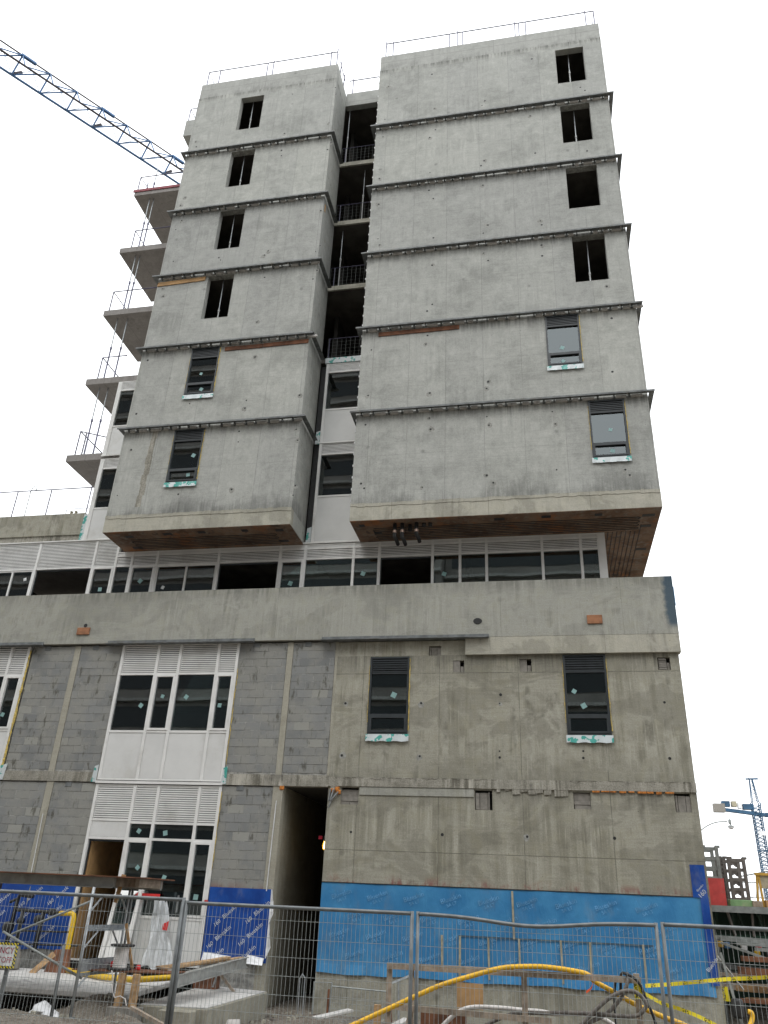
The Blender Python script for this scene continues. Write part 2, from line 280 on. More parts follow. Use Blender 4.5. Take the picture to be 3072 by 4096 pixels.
# ------------------------------------------------------------------ mesh helper
ORG = {}
class MB:
    def __init__(s): s.v = []; s.f = []
    def quad(s, a, b, c, d_): n = len(s.v); s.v += [a, b, c, d_]; s.f.append((n, n + 1, n + 2, n + 3)); return s
    def hexa(s, p):
        n = len(s.v); s.v += [tuple(q) for q in p]
        s.f += [(n, n + 3, n + 2, n + 1), (n + 4, n + 5, n + 6, n + 7), (n, n + 1, n + 5, n + 4), (n + 1, n + 2, n + 6, n + 5), (n + 2, n + 3, n + 7, n + 6), (n + 3, n, n + 4, n + 7)]; return s
    def box(s, x0, x1, y0, y1, z0, z1):
        return s.hexa([(x0, y0, z0), (x1, y0, z0), (x1, y1, z0), (x0, y1, z0), (x0, y0, z1), (x1, y0, z1), (x1, y1, z1), (x0, y1, z1)])
    def bar(s, a, b, w, h, up=(0, 0, 1)):
        a = Vector(a); b = Vector(b); d_ = (b - a).normalized(); up = Vector(up)
        if abs(d_.dot(up)) > 0.97: up = Vector((0, 1, 0))
        sd = d_.cross(up).normalized() * (w / 2); u = sd.cross(d_).normalized() * (h / 2)
        return s.hexa([a - sd - u, a + sd - u, b + sd - u, b - sd - u, a - sd + u, a + sd + u, b + sd + u, b - sd + u])
    def tube(s, pts, r, n=8, cap=True, rr=None):
        pts = [Vector(p) for p in pts]; rings = []; prev = None
        for i, p in enumerate(pts):
            t = (pts[min(i + 1, len(pts) - 1)] - pts[max(i - 1, 0)]).normalized()
            if prev is None:
                a = Vector((0, 0, 1)) if abs(t.z) < 0.9 else Vector((1, 0, 0)); nx = t.cross(a).normalized()
            else: nx = (prev - t * prev.dot(t)).normalized()
            prev = nx; ny = t.cross(nx); rad = rr[i] if rr else r
            base = len(s.v); s.v += [tuple(p + (nx * math.cos(2 * math.pi * k / n) + ny * math.sin(2 * math.pi * k / n)) * rad) for k in range(n)]; rings.append(base)
        for a, b in zip(rings, rings[1:]):
            for k in range(n): s.f.append((a + k, a + (k + 1) % n, b + (k + 1) % n, b + k))
        if cap: s.f.append(tuple(range(rings[0] + n - 1, rings[0] - 1, -1))); s.f.append(tuple(range(rings[-1], rings[-1] + n)))
        return s
    def lathe(s, c, prof, n=16, axis='z'):
        """prof: (radius, height) list about a vertical axis through c"""
        base = len(s.v)
        for (r_, h) in prof:
            for k in range(n):
                a = 2 * math.pi * k / n; s.v.append((c[0] + r_ * math.cos(a), c[1] + r_ * math.sin(a), c[2] + h))
        for i in range(len(prof) - 1):
            for k in range(n): s.f.append((base + i * n + k, base + i * n + (k + 1) % n, base + (i + 1) * n + (k + 1) % n, base + (i + 1) * n + k))
        s.f.append(tuple(base + k for k in range(n - 1, -1, -1))); s.f.append(tuple(base + (len(prof) - 1) * n + k for k in range(n))); return s
    def build(s, name, mat, parent=None, kind=None, smooth=False, bevel=0.0):
        o = Vector((0, 0, 0))
        if parent is not None: o = ORG[parent.name]
        me = bpy.data.meshes.new(name); me.from_pydata([(p[0] - o.x, p[1] - o.y, p[2] - o.z) for p in s.v], [], s.f); me.materials.append(mat)
        if bevel:
            bm = bmesh.new(); bm.from_mesh(me); bmesh.ops.remove_doubles(bm, verts=bm.verts, dist=1e-5)
            bmesh.ops.bevel(bm, geom=[e for e in bm.edges if e.calc_face_angle(0) > 0.6], offset=bevel, segments=1, affect='EDGES'); bm.to_mesh(me); bm.free()
        if smooth:
            for p in me.polygons: p.use_smooth = True
        ob = bpy.data.objects.new(name, me); col.objects.link(ob)
        if parent is not None: ob.parent = parent
        ORG[ob.name] = o.copy()
        if kind: ob['kind'] = kind
        return ob

def thing(name, label, cat, loc=(0, 0, 0), group=None):
    o = bpy.data.objects.new(name, None); col.objects.link(o); o.location = loc; o.empty_display_size = 0.2
    ORG[o.name] = Vector(loc); o['label'] = label; o['category'] = cat
    if group: o['group'] = group
    return o
def tag(o, label, cat, group=None):
    o['label'] = label; o['category'] = cat
    if group: o['group'] = group
    return o
def recenter(o):
    """give a single-mesh thing an origin at its own base"""
    me = o.data; xs = [v.co for v in me.vertices]; c = Vector((sum(v.x for v in xs) / len(xs), sum(v.y for v in xs) / len(xs), min(v.z for v in xs)))
    me.transform(Matrix.Translation(-c)); o.location = o.location + c; return o
def solo(mb, name, mat, label, cat, group=None, **k):
    return recenter(tag(mb.build(name, mat, **k), label, cat, group))

def wall_holes(mb, x0, x1, z0, z1, yf, yb, holes):
    """a wall slab in the xz plane with rectangular openings, with reveals"""
    xs = sorted({x0, x1, *[h[0] for h in holes], *[h[1] for h in holes]}); zs = sorted({z0, z1, *[h[2] for h in holes], *[h[3] for h in holes]})
    def hole(cx, cz): return any(h[0] < cx < h[1] and h[2] < cz < h[3] for h in holes)
    for i in range(len(xs) - 1):
        for j in range(len(zs) - 1):
            a, b, c, d_ = xs[i], xs[i + 1], zs[j], zs[j + 1]
            if hole((a + b) / 2, (c + d_) / 2): continue
            mb.quad((a, yf, c), (b, yf, c), (b, yf, d_), (a, yf, d_)); mb.quad((b, yb, c), (a, yb, c), (a, yb, d_), (b, yb, d_))
    for h in holes:
        a, b, c, d_ = h
        mb.quad((a, yf, c), (a, yb, c), (b, yb, c), (b, yf, c)); mb.quad((a, yf, d_), (b, yf, d_), (b, yb, d_), (a, yb, d_))
        mb.quad((a, yf, c), (a, yf, d_), (a, yb, d_), (a, yb, c)); mb.quad((b, yf, c), (b, yb, c), (b, yb, d_), (b, yf, d_))
    mb.quad((x0, yf, z0), (x0, yb, z0), (x1, yb, z0), (x1, yf, z0)); mb.quad((x0, yf, z1), (x1, yf, z1), (x1, yb, z1), (x0, yb, z1))
    mb.quad((x0, yf, z0), (x0, yf, z1), (x0, yb, z1), (x0, yb, z0)); mb.quad((x1, yf, z0), (x1, yb, z0), (x1, yb, z1), (x1, yf, z1)); return mb

_txt = {}
def text_geo(txt):
    if txt in _txt: return _txt[txt]
    cu = bpy.data.curves.new('t', 'FONT'); cu.body = txt; cu.size = 1.0; cu.align_x = 'CENTER'; cu.align_y = 'CENTER'; cu.resolution_u = 3
    ob = bpy.data.objects.new('t', cu); col.objects.link(ob); dg = bpy.context.evaluated_depsgraph_get(); me = bpy.data.meshes.new_from_object(ob.evaluated_get(dg))
    g = ([tuple(v.co) for v in me.vertices], [tuple(p.vertices) for p in me.polygons]); bpy.data.objects.remove(ob); bpy.data.curves.remove(cu); bpy.data.meshes.remove(me)
    _txt[txt] = g; return g
def add_text(mb, txt, x, y, z, size, rot=0.0, sx=1.0, clip=None):
    v, f = text_geo(txt); n = len(mb.v); c, s_ = math.cos(rot), math.sin(rot)
    pts = [(x + (a * sx * c - b * s_) * size, y, z + (a * sx * s_ + b * c) * size) for a, b, _ in v]
    for fc in f:
        if clip and any(not (clip[0] < pts[i][0] < clip[1] and clip[2] < pts[i][2] < clip[3]) for i in fc): continue
        mb.f.append(tuple(n + i for i in fc))
    mb.v += pts; return mb

# ================================================================== GROUND
def gh(x, y):
    """site surface: pavement level near the fence, dug-out strip along the wall, spoil heaps"""
    t = min(1, max(0, (y + 8.6) / 1.6)); t = t * t * (3 - 2 * t); z = -0.02 - 0.58 * t
    if y > 6 or x > 9: z = -0.6 + 0.55 * min(1, max(0, (max(y - 6, x - 9)) / 6))
    for (cx, cy, rx, ry, h) in ((-9.2, -4.3, 1.2, 0.8, 0.30), (-9.6, -6.0, 1.5, 0.6, 0.30), (-8.95, -4.75, 0.55, 0.4, 0.34), (-7.9, -5.75, 0.5, 0.35, 0.26), (-7.7, -6.3, 0.7, 0.5, 0.16), (-5.3, -3.2, 0.8, 0.7, 0.28), (-1.7, -4.6, 1.0, 0.6, 0.42), (-3.2, -4.2, 1.2, 0.6, 0.30), (-11.5, -5.6, 1.2, 0.7, 0.2), (1.4, -3.6, 1.6, 0.9, 0.22), (-4.4, -5.2, 1.2, 0.5, 0.28)):
        e = ((x - cx) / rx) ** 2 + ((y - cy) / ry) ** 2
        if e < 6: z += h * math.exp(-e)
    if -20 < x < 8 and -10 < y < 0: z += 0.035 * math.sin(x * 5.1 + y * 3.3) * math.sin(y * 6.7 - x * 1.9) + random.uniform(-0.018, 0.018)
    return z
gx = [-3000, -900, -300, -120, -60, -35, -24, -20] + [-18 + 0.16 * i for i in range(int(26 / 0.16))] + [8.5, 10, 13, 17, 25, 40, 80, 200, 600, 3000]
gy = [-3000, -600, -150, -60, -35, -25, -20, -14, -11] + [-9.8 + 0.15 * i for i in range(int(11 / 0.15))] + [2, 4, 6, 8, 10, 13, 20, 40, 80, 200, 600, 3000]
g = MB(); g.v = [(x, y, gh(x, y)) for y in gy for x in gx]; n = len(gx)
g.f = [(j * n + i, j * n + i + 1, (j + 1) * n + i + 1, (j + 1) * n + i) for j in range(len(gy) - 1) for i in range(n - 1)]
gr = g.build('ground', M['ground'], smooth=True); gr['kind'] = 'structure'
st = MB()
for _ in range(900):
    x, y = random.uniform(-11.5, 3.5), random.uniform(-7.4, -0.8); s_ = random.uniform(0.012, 0.05); z = gh(x, y) + s_ * 0.3
    p = [(x + s_ * random.uniform(.6, 1.2) * a, y + s_ * random.uniform(.6, 1.2) * b, z + s_ * random.uniform(.4, .9) * c) for a, b, c in ((-1, -1, -1), (1, -1, -1), (1, 1, -1), (-1, 1, -1), (-.7, -.7, 1), (.7, -.7, 1), (.7, .7, 1), (-.7, .7, 1))]
    st.hexa(p)
tag(st.build('rubble', M['footing'], kind='stuff'), 'loose grey stones and rubble strewn over the site ground', 'rubble')

# ================================================================== BUILDING
B = thing('apartment_building', 'unfinished grey concrete apartment block with two stacked towers over a podium', 'building', (-6, 0, 0))
TY = 0.15; XR, XRL, XLR, XLL = 2.886, -6.14, -8.02, -14.295; ZT, ZB = 34.04, 11.93
OPZ = [(30.64, 32.70), (27.23, 29.29), (23.84, 25.88), (20.44, 22.49), (17.06, 19.09), (13.62, 15.65)]
Rop = [(1.08, 2.17)] * 4 + [(0.0, 1.07), (1.12, 2.18)]
Lop = [(-12.26, -11.22)] * 4 + [(-12.35, -11.28), (-12.42, -11.35)]
def hset(ops): return [(a, b, c, d_) for (a, b), (c, d_) in zip(ops, OPZ)]
twR = wall_holes(MB(), XRL, XR, 12.5, 33.11, TY, TY + .25, hset(Rop)).build('tower_wall', M['tower'], B); twR['label'] = 'wide front wall of the right tower with a column of openings'
twL = wall_holes(MB(), XLL, XLR, 12.5, 33.11, TY, TY + .25, hset(Lop)).build('tower_wall', M['tower'], B); twL['label'] = 'narrow front wall of the left tower with a column of openings'
for a, b in ((XRL, XR), (XLL, XLR)):
    MB().box(a + .006, b - .006, TY + .008, TY + .25, 33.11, ZT).build('top_band', M['tower_top'], B)
    bb = MB().box(a - .004, b + .004, TY - .006, TY + .25, ZB, 12.5); x = a - .004
    while x < b - .1:
        w_ = min(random.uniform(.08, .3), b + .004 - x); h_ = random.uniform(-.012, .03); bb.box(x, x + w_ - .004, TY - .018, TY - .006, 12.40 + random.uniform(-.02, .02), 12.5 + h_); x += w_
    bb.build('bottom_band', M['tower_band'], B)
for a, b, y1 in ((XRL, XRL + .22, 1.72), (XLR - .22, XLR, 1.72), (XR - .22, XR, 12.), (XLL, XLL + .22, 12.)):
    MB().box(a + .003, b - .003, TY + .25, y1, ZB + .02, ZT - .003).build('side_wall', M['tower'], B)
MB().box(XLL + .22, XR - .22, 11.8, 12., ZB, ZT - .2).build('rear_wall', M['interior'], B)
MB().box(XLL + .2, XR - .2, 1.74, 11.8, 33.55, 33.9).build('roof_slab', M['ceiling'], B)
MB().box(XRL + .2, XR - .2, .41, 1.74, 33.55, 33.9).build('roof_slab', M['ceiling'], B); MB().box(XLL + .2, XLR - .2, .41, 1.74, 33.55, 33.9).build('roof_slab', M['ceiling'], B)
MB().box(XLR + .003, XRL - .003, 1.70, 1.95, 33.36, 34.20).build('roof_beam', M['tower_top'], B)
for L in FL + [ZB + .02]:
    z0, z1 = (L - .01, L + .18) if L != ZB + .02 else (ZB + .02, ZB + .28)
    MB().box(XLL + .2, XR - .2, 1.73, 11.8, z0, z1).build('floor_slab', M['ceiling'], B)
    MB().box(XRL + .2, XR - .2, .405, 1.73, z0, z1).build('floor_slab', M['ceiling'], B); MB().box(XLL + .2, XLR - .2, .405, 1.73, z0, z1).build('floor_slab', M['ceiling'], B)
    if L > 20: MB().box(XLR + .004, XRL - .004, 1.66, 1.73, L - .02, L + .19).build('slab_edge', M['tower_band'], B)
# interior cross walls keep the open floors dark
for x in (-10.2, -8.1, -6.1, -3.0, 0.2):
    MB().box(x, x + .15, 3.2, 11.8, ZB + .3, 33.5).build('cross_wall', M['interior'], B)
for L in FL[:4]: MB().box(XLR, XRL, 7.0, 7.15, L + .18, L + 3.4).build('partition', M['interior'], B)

# soffits under the overhang
for a, b, y1 in ((XLL + .004, XLR - .004, 1.66), (XRL + .004, 1.395, 1.66), (1.395, XR - .004, 11.9)):
    MB().box(a, b, TY - .002, y1, ZB - .014, ZB - .001).build('soffit', M['soffit'], B)
def cables(x0, x1, ys, extra=()):
    mb = MB()
    for i, y in enumerate(ys):
        pts = [(x0 + (x1 - x0) * t / 12, y + random.uniform(-.008, .008), ZB - .022 - random.uniform(0, .01)) for t in range(13)]; mb.tube(pts, .011, 5)
        if i % 2 == 0 and i + 1 < len(ys): mb.tube([(x1, y, ZB - .022), (x1 + .05, y + .05, ZB - .022), (x1, ys[i + 1], ZB - .022)], .011, 5)
        elif i + 1 < len(ys): mb.tube([(x0, y, ZB - .022), (x0 - .05, y + .05, ZB - .022), (x0, ys[i + 1], ZB - .022)], .011, 5)
    for x, ya, yb in extra: mb.tube([(x, ya, ZB - .022), (x, yb, ZB - .022)], .011, 5)
    return mb
cables(-5.5, 2.3, [.70 + .115 * i for i in range(8)], [(1.5 + .13 * i, 1.66 if i < 7 else 1.2, 5.4) for i in range(8)]).build('soffit_cable', M['black'], B)
cables(-13.6, -8.7, [.75 + .115 * i for i in range(7)]).build('soffit_cable', M['black'], B)
for x, y in ((-5.83, .45), (-1.65, .42), (-.27, .40), (1.14, .42), (2.55, .6), (2.6, 1.3), (2.62, 3.0), (-13.6, .5), (-12.2, .42), (-11.0, .4), (-9.6, .42), (-8.5, .5), (-8.6, 1.3), (-13.7, 1.35), (-5.4, 1.0)):
    MB().box(x - random.uniform(.08, .2), x + random.uniform(.08, .2), y - .06, y + .1, ZB - .02, ZB - .014).build('anchor_pocket', M['black'], B)
for x, y, h in ((-4.80, .45, .42), (-4.57, .44, .44), (-4.14, .44, .36), (-4.35, .55, .22), (-3.92, .5, .12), (-3.73, .5, .10)):
    p = MB().tube([(x, y, ZB - .01), (x, y, ZB - h), (x + .05, y + .12, ZB - h - .1), (x + .06, y + .3, ZB - h - .14)][: 4 if h > .3 else 2], .06, 10).build('drain_pipe', M['black'], B, smooth=True)
    if h > .3: MB().tube([(x, y, ZB - .24), (x, y, ZB - .32)], .068, 10).build('pipe_coupling', M['copper'], p)

# shelf angles with brackets and shims
def shelf(x0, x1, z, root, side_l=1.55, side_r=1.55):
    mb = MB(); e, o = .19, .04
    mb.box(x0 - e, x1 + e, -o, .115, z, z + .014); mb.box(x0 - e, x1 + e, -o - .012, -o, z - .045, z + .014)
    if side_l: mb.box(x0 - e, x0 - .035, .115, side_l, z, z + .014)
    if side_r: mb.box(x1 + .035, x1 + e, .115, side_r, z, z + .014)
    a = mb.build('shelf_angle', M['steel'], root); br = MB(); sh = MB(); x = x0 + .15; 
    while x < x1 - .1:
        w_ = random.uniform(.03, .06); br.box(x, x + w_, .06, .149, z - random.uniform(.07, .13), z - .001)
        ln = random.uniform(.22, .42)
        if random.random() < .85: sh.box(x + w_ + .03, x + ln, .085, .149, z - .105, z - .03)
        if random.random() < .35: sh.box(x - .05, x - .01, .03, .10, z - .03, z - .002)
        x += ln + random.uniform(.02, .12)
    br.build('bracket_row', M['steel'], a, kind='stuff'); sh.build('shim_row', M['pad'], a, kind='stuff')
for z in FL: shelf(XRL, XR, z, B); shelf(XLL, XLR, z, B, side_l=0.9)

# tie holes: flat black discs paint the shade inside each hole
def ties(pts, y, root, r=.036):
    mb = MB()
    for x, z in pts:
        k = r * random.uniform(.6, 1.2); n_ = len(mb.v); mb.v += [(x + k * math.cos(a * math.pi / 4), y, z + k * math.sin(a * math.pi / 4)) for a in range(8)]; mb.f.append(tuple(range(n_, n_ + 8)))
    pm = MB()
    for x, z in pts:
        if random.random() < .55:
            k = r * random.uniform(1.8, 3.0); n_ = len(pm.v); dx, dz = random.uniform(-.03, .03), random.uniform(-.06, .01)
            pm.v += [(x + dx + k * random.uniform(.7, 1.1) * math.cos(a * math.pi / 5), y + .0015, z + dz + k * random.uniform(.7, 1.2) * math.sin(a * math.pi / 5)) for a in range(10)]; pm.f.append(tuple(range(n_, n_ + 10)))
    pm.build('tie_hole_patches', M['tiepatch'], root, kind='stuff')
    return mb.build('tie_hole_shade', M['black'], root, kind='stuff')
def tpts(x0, x1, ops):
    out = []
    for (a, b), (c, d_) in zip(ops, OPZ):
        base = c - 1.0
        for zz in (.35, .62, 2.35, 2.75):
            x = x0 + .35
            while x < x1:
                xx, z2 = x + random.uniform(-.12, .12), base + zz + random.uniform(-.08, .08)
                if not (a - .15 < xx < b + .15 and c - .3 < z2 < d_ + .2) and random.random() < .62 and 12.6 < z2 < 33: out.append((xx, z2))
                x += 1.95
    return out
ties(tpts(XRL, XR, Rop), TY - .003, twR); ties(tpts(XLL, XLR, Lop), TY - .003, twL)
pk = MB()
for L in FL + [ZB]:
    for _ in range(26):
        y, z = random.uniform(.25, 1.6), L + random.uniform(.3, 3.1); k = random.uniform(.012, .03)
        pk.box(XLR - .004, XLR + .002, y - k, y + k, z - k, z + k)
pk.build('dimple_marks', M['tower_band'], twL, kind='stuff')
ed = MB()
for L in FL + [33.0]:
    for i in range(8): z = L - .25 - i * .42; ed.box(XRL - .03, XRL - .001, .165, .2, z, z + .06)
ed.build('edge_spacers', M['sheet'], twR, kind='stuff')
# boards left under the shelf angles
def board(x0, x1, z0, z1, tilt=0, mat='rustwood'):
    MB().hexa([(x0, TY - .03, z0), (x1, TY - .03, z0 + tilt), (x1, TY - .002, z0 + tilt), (x0, TY - .002, z0), (x0, TY - .03, z1), (x1, TY - .03, z1 + tilt), (x1, TY - .002, z1 + tilt), (x0, TY - .002, z1)]).build('form_board', M[mat], B)
board(-5.56, -2.81, 18.88, 19.04, .02); board(-14.28, -12.36, 22.24, 22.42, .06, 'ply'); board(-11.1, -9.7, 18.86, 19.02, .0); board(-9.68, -8.04, 18.87, 19.03, .02, 'rustwood')
MB().box(XLR + .001, XLR + .012, .3, .42, 25.4, 25.75).build('patch_board', M['ply'], B)
# long damp mark on the left tower is a skim of darker render
sk = MB(); zz = 15.7; x = -13.12
for i in range(9):
    z2 = zz - random.uniform(.22, .42); sk.box(x - random.uniform(.08, .14), x + random.uniform(.05, .12), TY - .003, TY, max(12.8, z2), zz); zz = z2; x -= random.uniform(.0, .03)
sk.build('render_skim', M['slabband'], B)

# ------------------------------------------------------------------ windows
def louver(mb, x0, x1, z0, z1, y, pitch=.056, th=.03, dep=.03):
    z = z0 + .012
    while z + th < z1:
        mb.hexa([(x0, y, z), (x1, y, z), (x1, y + dep, z + .012), (x0, y + dep, z + .012), (x0, y, z + th), (x1, y, z + th), (x1, y + dep, z + th + .012), (x0, y + dep, z + th + .012)]); z += pitch
    return mb
def sticker(root, x, z, y, s_=.06, rot=.6, mat='sticker'):
    s_ *= random.uniform(.75, 1.15); c, q = math.cos(rot) * s_, math.sin(rot) * s_
    MB().hexa([(x - c, y - .003, z - q), (x + q, y - .003, z - c), (x + c, y - .003, z + q), (x - q, y - .003, z + c), (x - c, y, z - q), (x + q, y, z - c), (x + c, y, z + q), (x - q, y, z + c)]).build('sticker', M[mat], root)
def foam(root, x, z0, z1, y, r=.016):
    pts = []; z = z0
    while z < z1: pts.append((x + random.uniform(-.008, .008), y + random.uniform(-.006, .004), z)); z += random.uniform(.05, .1)
    MB().tube(pts, r, 5, rr=[r * random.uniform(.3, 1.2) for _ in pts]).build('foam_bead', M['foam'], root)
def dark_window(x0, x1, z0, z1, y, label, stick=(), fl=1):
    fr = MB(); t = .05; yf, yb = y - .03, y + .09; H = z1 - z0; zl = z1 - .215 * H; zm = z0 + .235 * H
    for a, b in ((x0, x0 + t), (x1 - t, x1)): fr.box(a, b, yf, yb, z0, z1)
    for a, b in ((z0, z0 + t), (z1 - t, z1), (zl - t * .6, zl), (zm - .02, zm + .04)): fr.box(x0 + t - .001, x1 - t + .001, yf + .004, yb, a, b)
    s2 = .045     # operable sash of the bottom light
    fr.box(x0 + t, x0 + t + s2, yf - .012, yb - .02, z0 + t, zm - .02); fr.box(x1 - t - s2, x1 - t, yf - .012, yb - .02, z0 + t, zm - .02)
    fr.box(x0 + t, x1 - t, yf - .010, yb - .02, z0 + t, z0 + t + s2); fr.box(x0 + t, x1 - t, yf - .010, yb - .02, zm - .02 - s2, zm - .02)
    o = fr.build('window', M['dark'], B); o['label'] = label
    louver(MB(), x0 + t, x1 - t, zl, z1 - t, yf + .012, .062, .03).build('louver', M['dark'], o, kind='stuff')
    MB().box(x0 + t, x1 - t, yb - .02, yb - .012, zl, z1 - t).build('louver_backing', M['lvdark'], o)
    MB().box(x0 + t, x1 - t, y + .03, y + .042, zm + .04, zl - t * .6).build('pane', M['glass'], o)
    MB().box(x0 + t + s2, x1 - t - s2, y + .03, y + .042, z0 + t + s2, zm - .02 - s2).build('pane', M['glass'], o)
    for (u, v, rr_) in stick: sticker(o, x0 + u * (x1 - x0), z0 + v * H, y + .027, .085, rr_)
    if fl:
        f2 = MB(); nx = 12
        for i in range(nx):
            a, b = x0 - .03 + (x1 - x0 + .06) * i / nx, x0 - .03 + (x1 - x0 + .06) * (i + 1) / nx
            ja, jb = .012 * math.sin(i * 1.7), .012 * math.sin((i + 1) * 1.7)
            f2.hexa([(a, y - .06 + ja, z0 - .18 + ja), (b, y - .06 + jb, z0 - .18 + jb), (b, y - .055 + jb, z0 - .18 + jb), (a, y - .055 + ja, z0 - .18 + ja), (a, y - .04, z0 + .0), (b, y - .04, z0 + .0), (b, y - .032, z0 + .0), (a, y - .032, z0 + .0)])
        f2.build('sill_flap', M['flap'], o)
    foam(o, x1 + .012, z0 + .1, z1 - .02, y - .01); 
    if random.random() < .6: foam(o, x0 - .012, z0 + .3, z1 - .2, y - .008, .011)
    return o
dark_window(*Lop[4], *OPZ[4], TY, 'upper dark framed window of the left tower', ((.45, .45, .5), (.55, .12, .3)))
dark_window(*Lop[5], *OPZ[5], TY, 'lowest dark framed window of the left tower', ((.75, .5, .3), (.68, .14, .9)))
dark_window(*Rop[4], *OPZ[4], TY, 'upper dark framed window of the right tower', ((.45, .36, .3), (.45, .1, .1)))
dark_window(*Rop[5], *OPZ[5], TY, 'lowest dark framed window of the right tower', ((.55, .48, .4), (.55, .12, .5)))

def ww(y, xs, cols, label, mul=.07):
    """white window wall: xs = mullion lines, cols[i] = rows [(z0, z1, kind), ...] from top to bottom"""
    fr = MB(); yf, yb = y - .03, y + .10
    zlo = min(r_[0] for c in cols for r_ in c); zhi = max(r_[1] for c in cols for r_ in c)
    for i, x in enumerate(xs):
        near = [c for c in (cols[i - 1] if i > 0 else None, cols[i] if i < len(cols) else None) if c]
        fr.box(x - mul / 2, x + mul / 2, yf, yb, min(r_[0] for c in near for r_ in c) , max(r_[1] for c in near for r_ in c))
    jobs = []
    for i, c in enumerate(cols):
        a, b = xs[i] + mul / 2, xs[i + 1] - mul / 2
        for k, (z0, z1, kind) in enumerate(c):
            fr.box(a - .001, b + .001, yf + .005, yb - .005, z1 - .03, z1 + (.03 if k else 0)); 
            if k == len(c) - 1: fr.box(a - .001, b + .001, yf + .005, yb - .005, z0, z0 + .035)
            jobs.append((a, b, z0 + .035, z1 - .03, kind))
    o = fr.build('window_wall', M['white'], B); o['label'] = label
    for a, b, z0, z1, kind in jobs:
        if kind == 'louver':
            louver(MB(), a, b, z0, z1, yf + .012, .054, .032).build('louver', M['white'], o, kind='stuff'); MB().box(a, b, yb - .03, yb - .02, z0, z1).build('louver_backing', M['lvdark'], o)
        elif kind == 'panel':
            MB().box(a, b, yf + .02, yf + .04, z0, z1).build('panel', M['panel'], o)
            MB().box(a + .025, b - .025, yf + .017, yf + .02, z0 + .025, z1 - .025).build('panel_face', M['panel'], o)
        elif kind in ('glass', 'sash', 'slide'):
            if kind == 'sash':
                s = MB(); t = .055
                s.box(a, a + t, yf - .012, yb - .03, z0, z1).box(b - t, b, yf - .012, yb - .03, z0, z1).box(a + t, b - t, yf - .010, yb - .03, z0, z0 + t).box(a + t, b - t, yf - .010, yb - .03, z1 - t, z1)
                s.build('sash', M['white'], o); a, b, z0, z1 = a + t, b - t, z0 + t, z1 - t
            if kind == 'slide':
                s = MB(); mdl = (a + b) / 2
                s.box(mdl - .03, mdl + .03, yf + .02, yb - .04, z0, z1).box(a, a + .05, yf + .02, yb - .04, z0, z1).box(b - .05, b, yf + .02, yb - .04, z0, z1).box(a + .05, b - .05, yf + .024, yb - .04, z1 - .05, z1)
                s.build('sliding_sash', M['white'], o)
                MB().box(a + .05, mdl - .03, y + .03, y + .04, z0, z1 - .05).build('pane', M['glass'], o); MB().box(mdl + .03, b - .05, y + .03, y + .04, z0, z1 - .05).build('pane', M['glass'], o); continue
            MB().box(a, b, y + .03, y + .042, z0, z1).build('pane', M['glass'], o)
        elif kind == 'open':
            MB().box(a, b, y + .05, y + .09, z1 - .05, z1).build('head_track', M['dark'], o)
            MB().box(a, a + .03, y + .05, y + .09, z0, z1 - .05).build('jamb_track', M['dark'], o)
    return o
WY = 1.68
hiL = [(11.40, 12.38, 'louver')]; loP = [(11.79, 11.925, 'plain'), (11.40, 11.79, 'louver')]
xs3 = [-24.0, -21.6, -19.2, -17.53, -15.38, -14.55, -13.96, -13.05, -10.87, -8.77, -7.93, -6.33, -5.50, -3.81, -2.96, -2.15, -.47, .67, 1.20]
kn3 = ['glass', 'open', 'slide', 'open', 'sash', 'glass', 'sash', 'slide', 'open', 'sash', 'glass', 'glass', 'open', 'glass', 'glass', 'glass', 'glass', 'glass']
cols3 = []
for i, k in enumerate(kn3):
    xm = (xs3[i] + xs3[i + 1]) / 2
    cols3.append(([(11.40, 12.38, 'louver')] if xm < -14.5 else [(11.76, 11.905, 'panel'), (11.40, 11.76, 'louver')]) + [(9.45, 11.40, k)])
w3 = ww(WY, xs3, cols3, 'long white framed window band set back above the podium parapet', .08)
MB().box(1.20, 1.39, WY - .035, WY + .12, 9.45, 11.905).build('corner_post', M['white'], w3); MB().box(1.25, 1.385, WY + .12, 11, 9.45, 11.905).build('return_wall', M['panel'], w3)
MB().box(-24, -14.55, WY - .06, WY + .12, 12.385, 12.42).build('cap_flashing', M['white'], w3); MB().box(XLR - .02, XRL + .25, WY - .05, WY + .1, 11.93, 11.975).build('cap_flashing', M['white'], w3)
for x, z, m_ in ((-17.85, 11.05, 'whitesticker'), (-14.95, 10.6, 'sticker'), (-13.55, 10.85, 'sticker'), (-8.35, 10.6, 'sticker'), (-6.0, 10.85, 'sticker'), (-3.45, 10.75, 'sticker'), (-12.7, 10.6, 'whitesticker')): sticker(w3, x, z, WY + .028, .09, random.uniform(.1, 1.2), m_)
# gap between the towers
gcols = [[(18.72, 19.10, 'louver'), (17.10, 18.72, 'glass'), (15.74, 17.10, 'panel')]]
g1 = ww(WY, [-7.74, -6.13], gcols, 'upper white window panel in the gap between the towers', .09)
gcols = [[(15.28, 15.72, 'louver'), (13.65, 15.28, 'glass'), (11.98, 13.65, 'panel')]]
g2 = ww(WY + .002, [-7.74, -6.13], gcols, 'lower white window panel in the gap between the towers', .09)
MB().box(-7.84, -6.14, WY - .055, WY + .1, 19.11, 19.34).build('head_flap', M['flap'], g1); MB().box(-7.82, -6.14, WY - .05, WY - .031, 15.70, 15.75).build('joint_flashing', M['white'], g1)
for z in (11.98, 15.68): MB().hexa([(-7.95, WY - .05, z), (-7.79, WY - .05, z), (-7.79, WY - .04, z), (-7.95, WY - .04, z), (-7.93, WY - .04, z + .5), (-7.79, WY - .04, z + .55), (-7.79, WY - .03, z + .55), (-7.93, WY - .03, z + .5)]).build('corner_flap', M['flap'], g2)
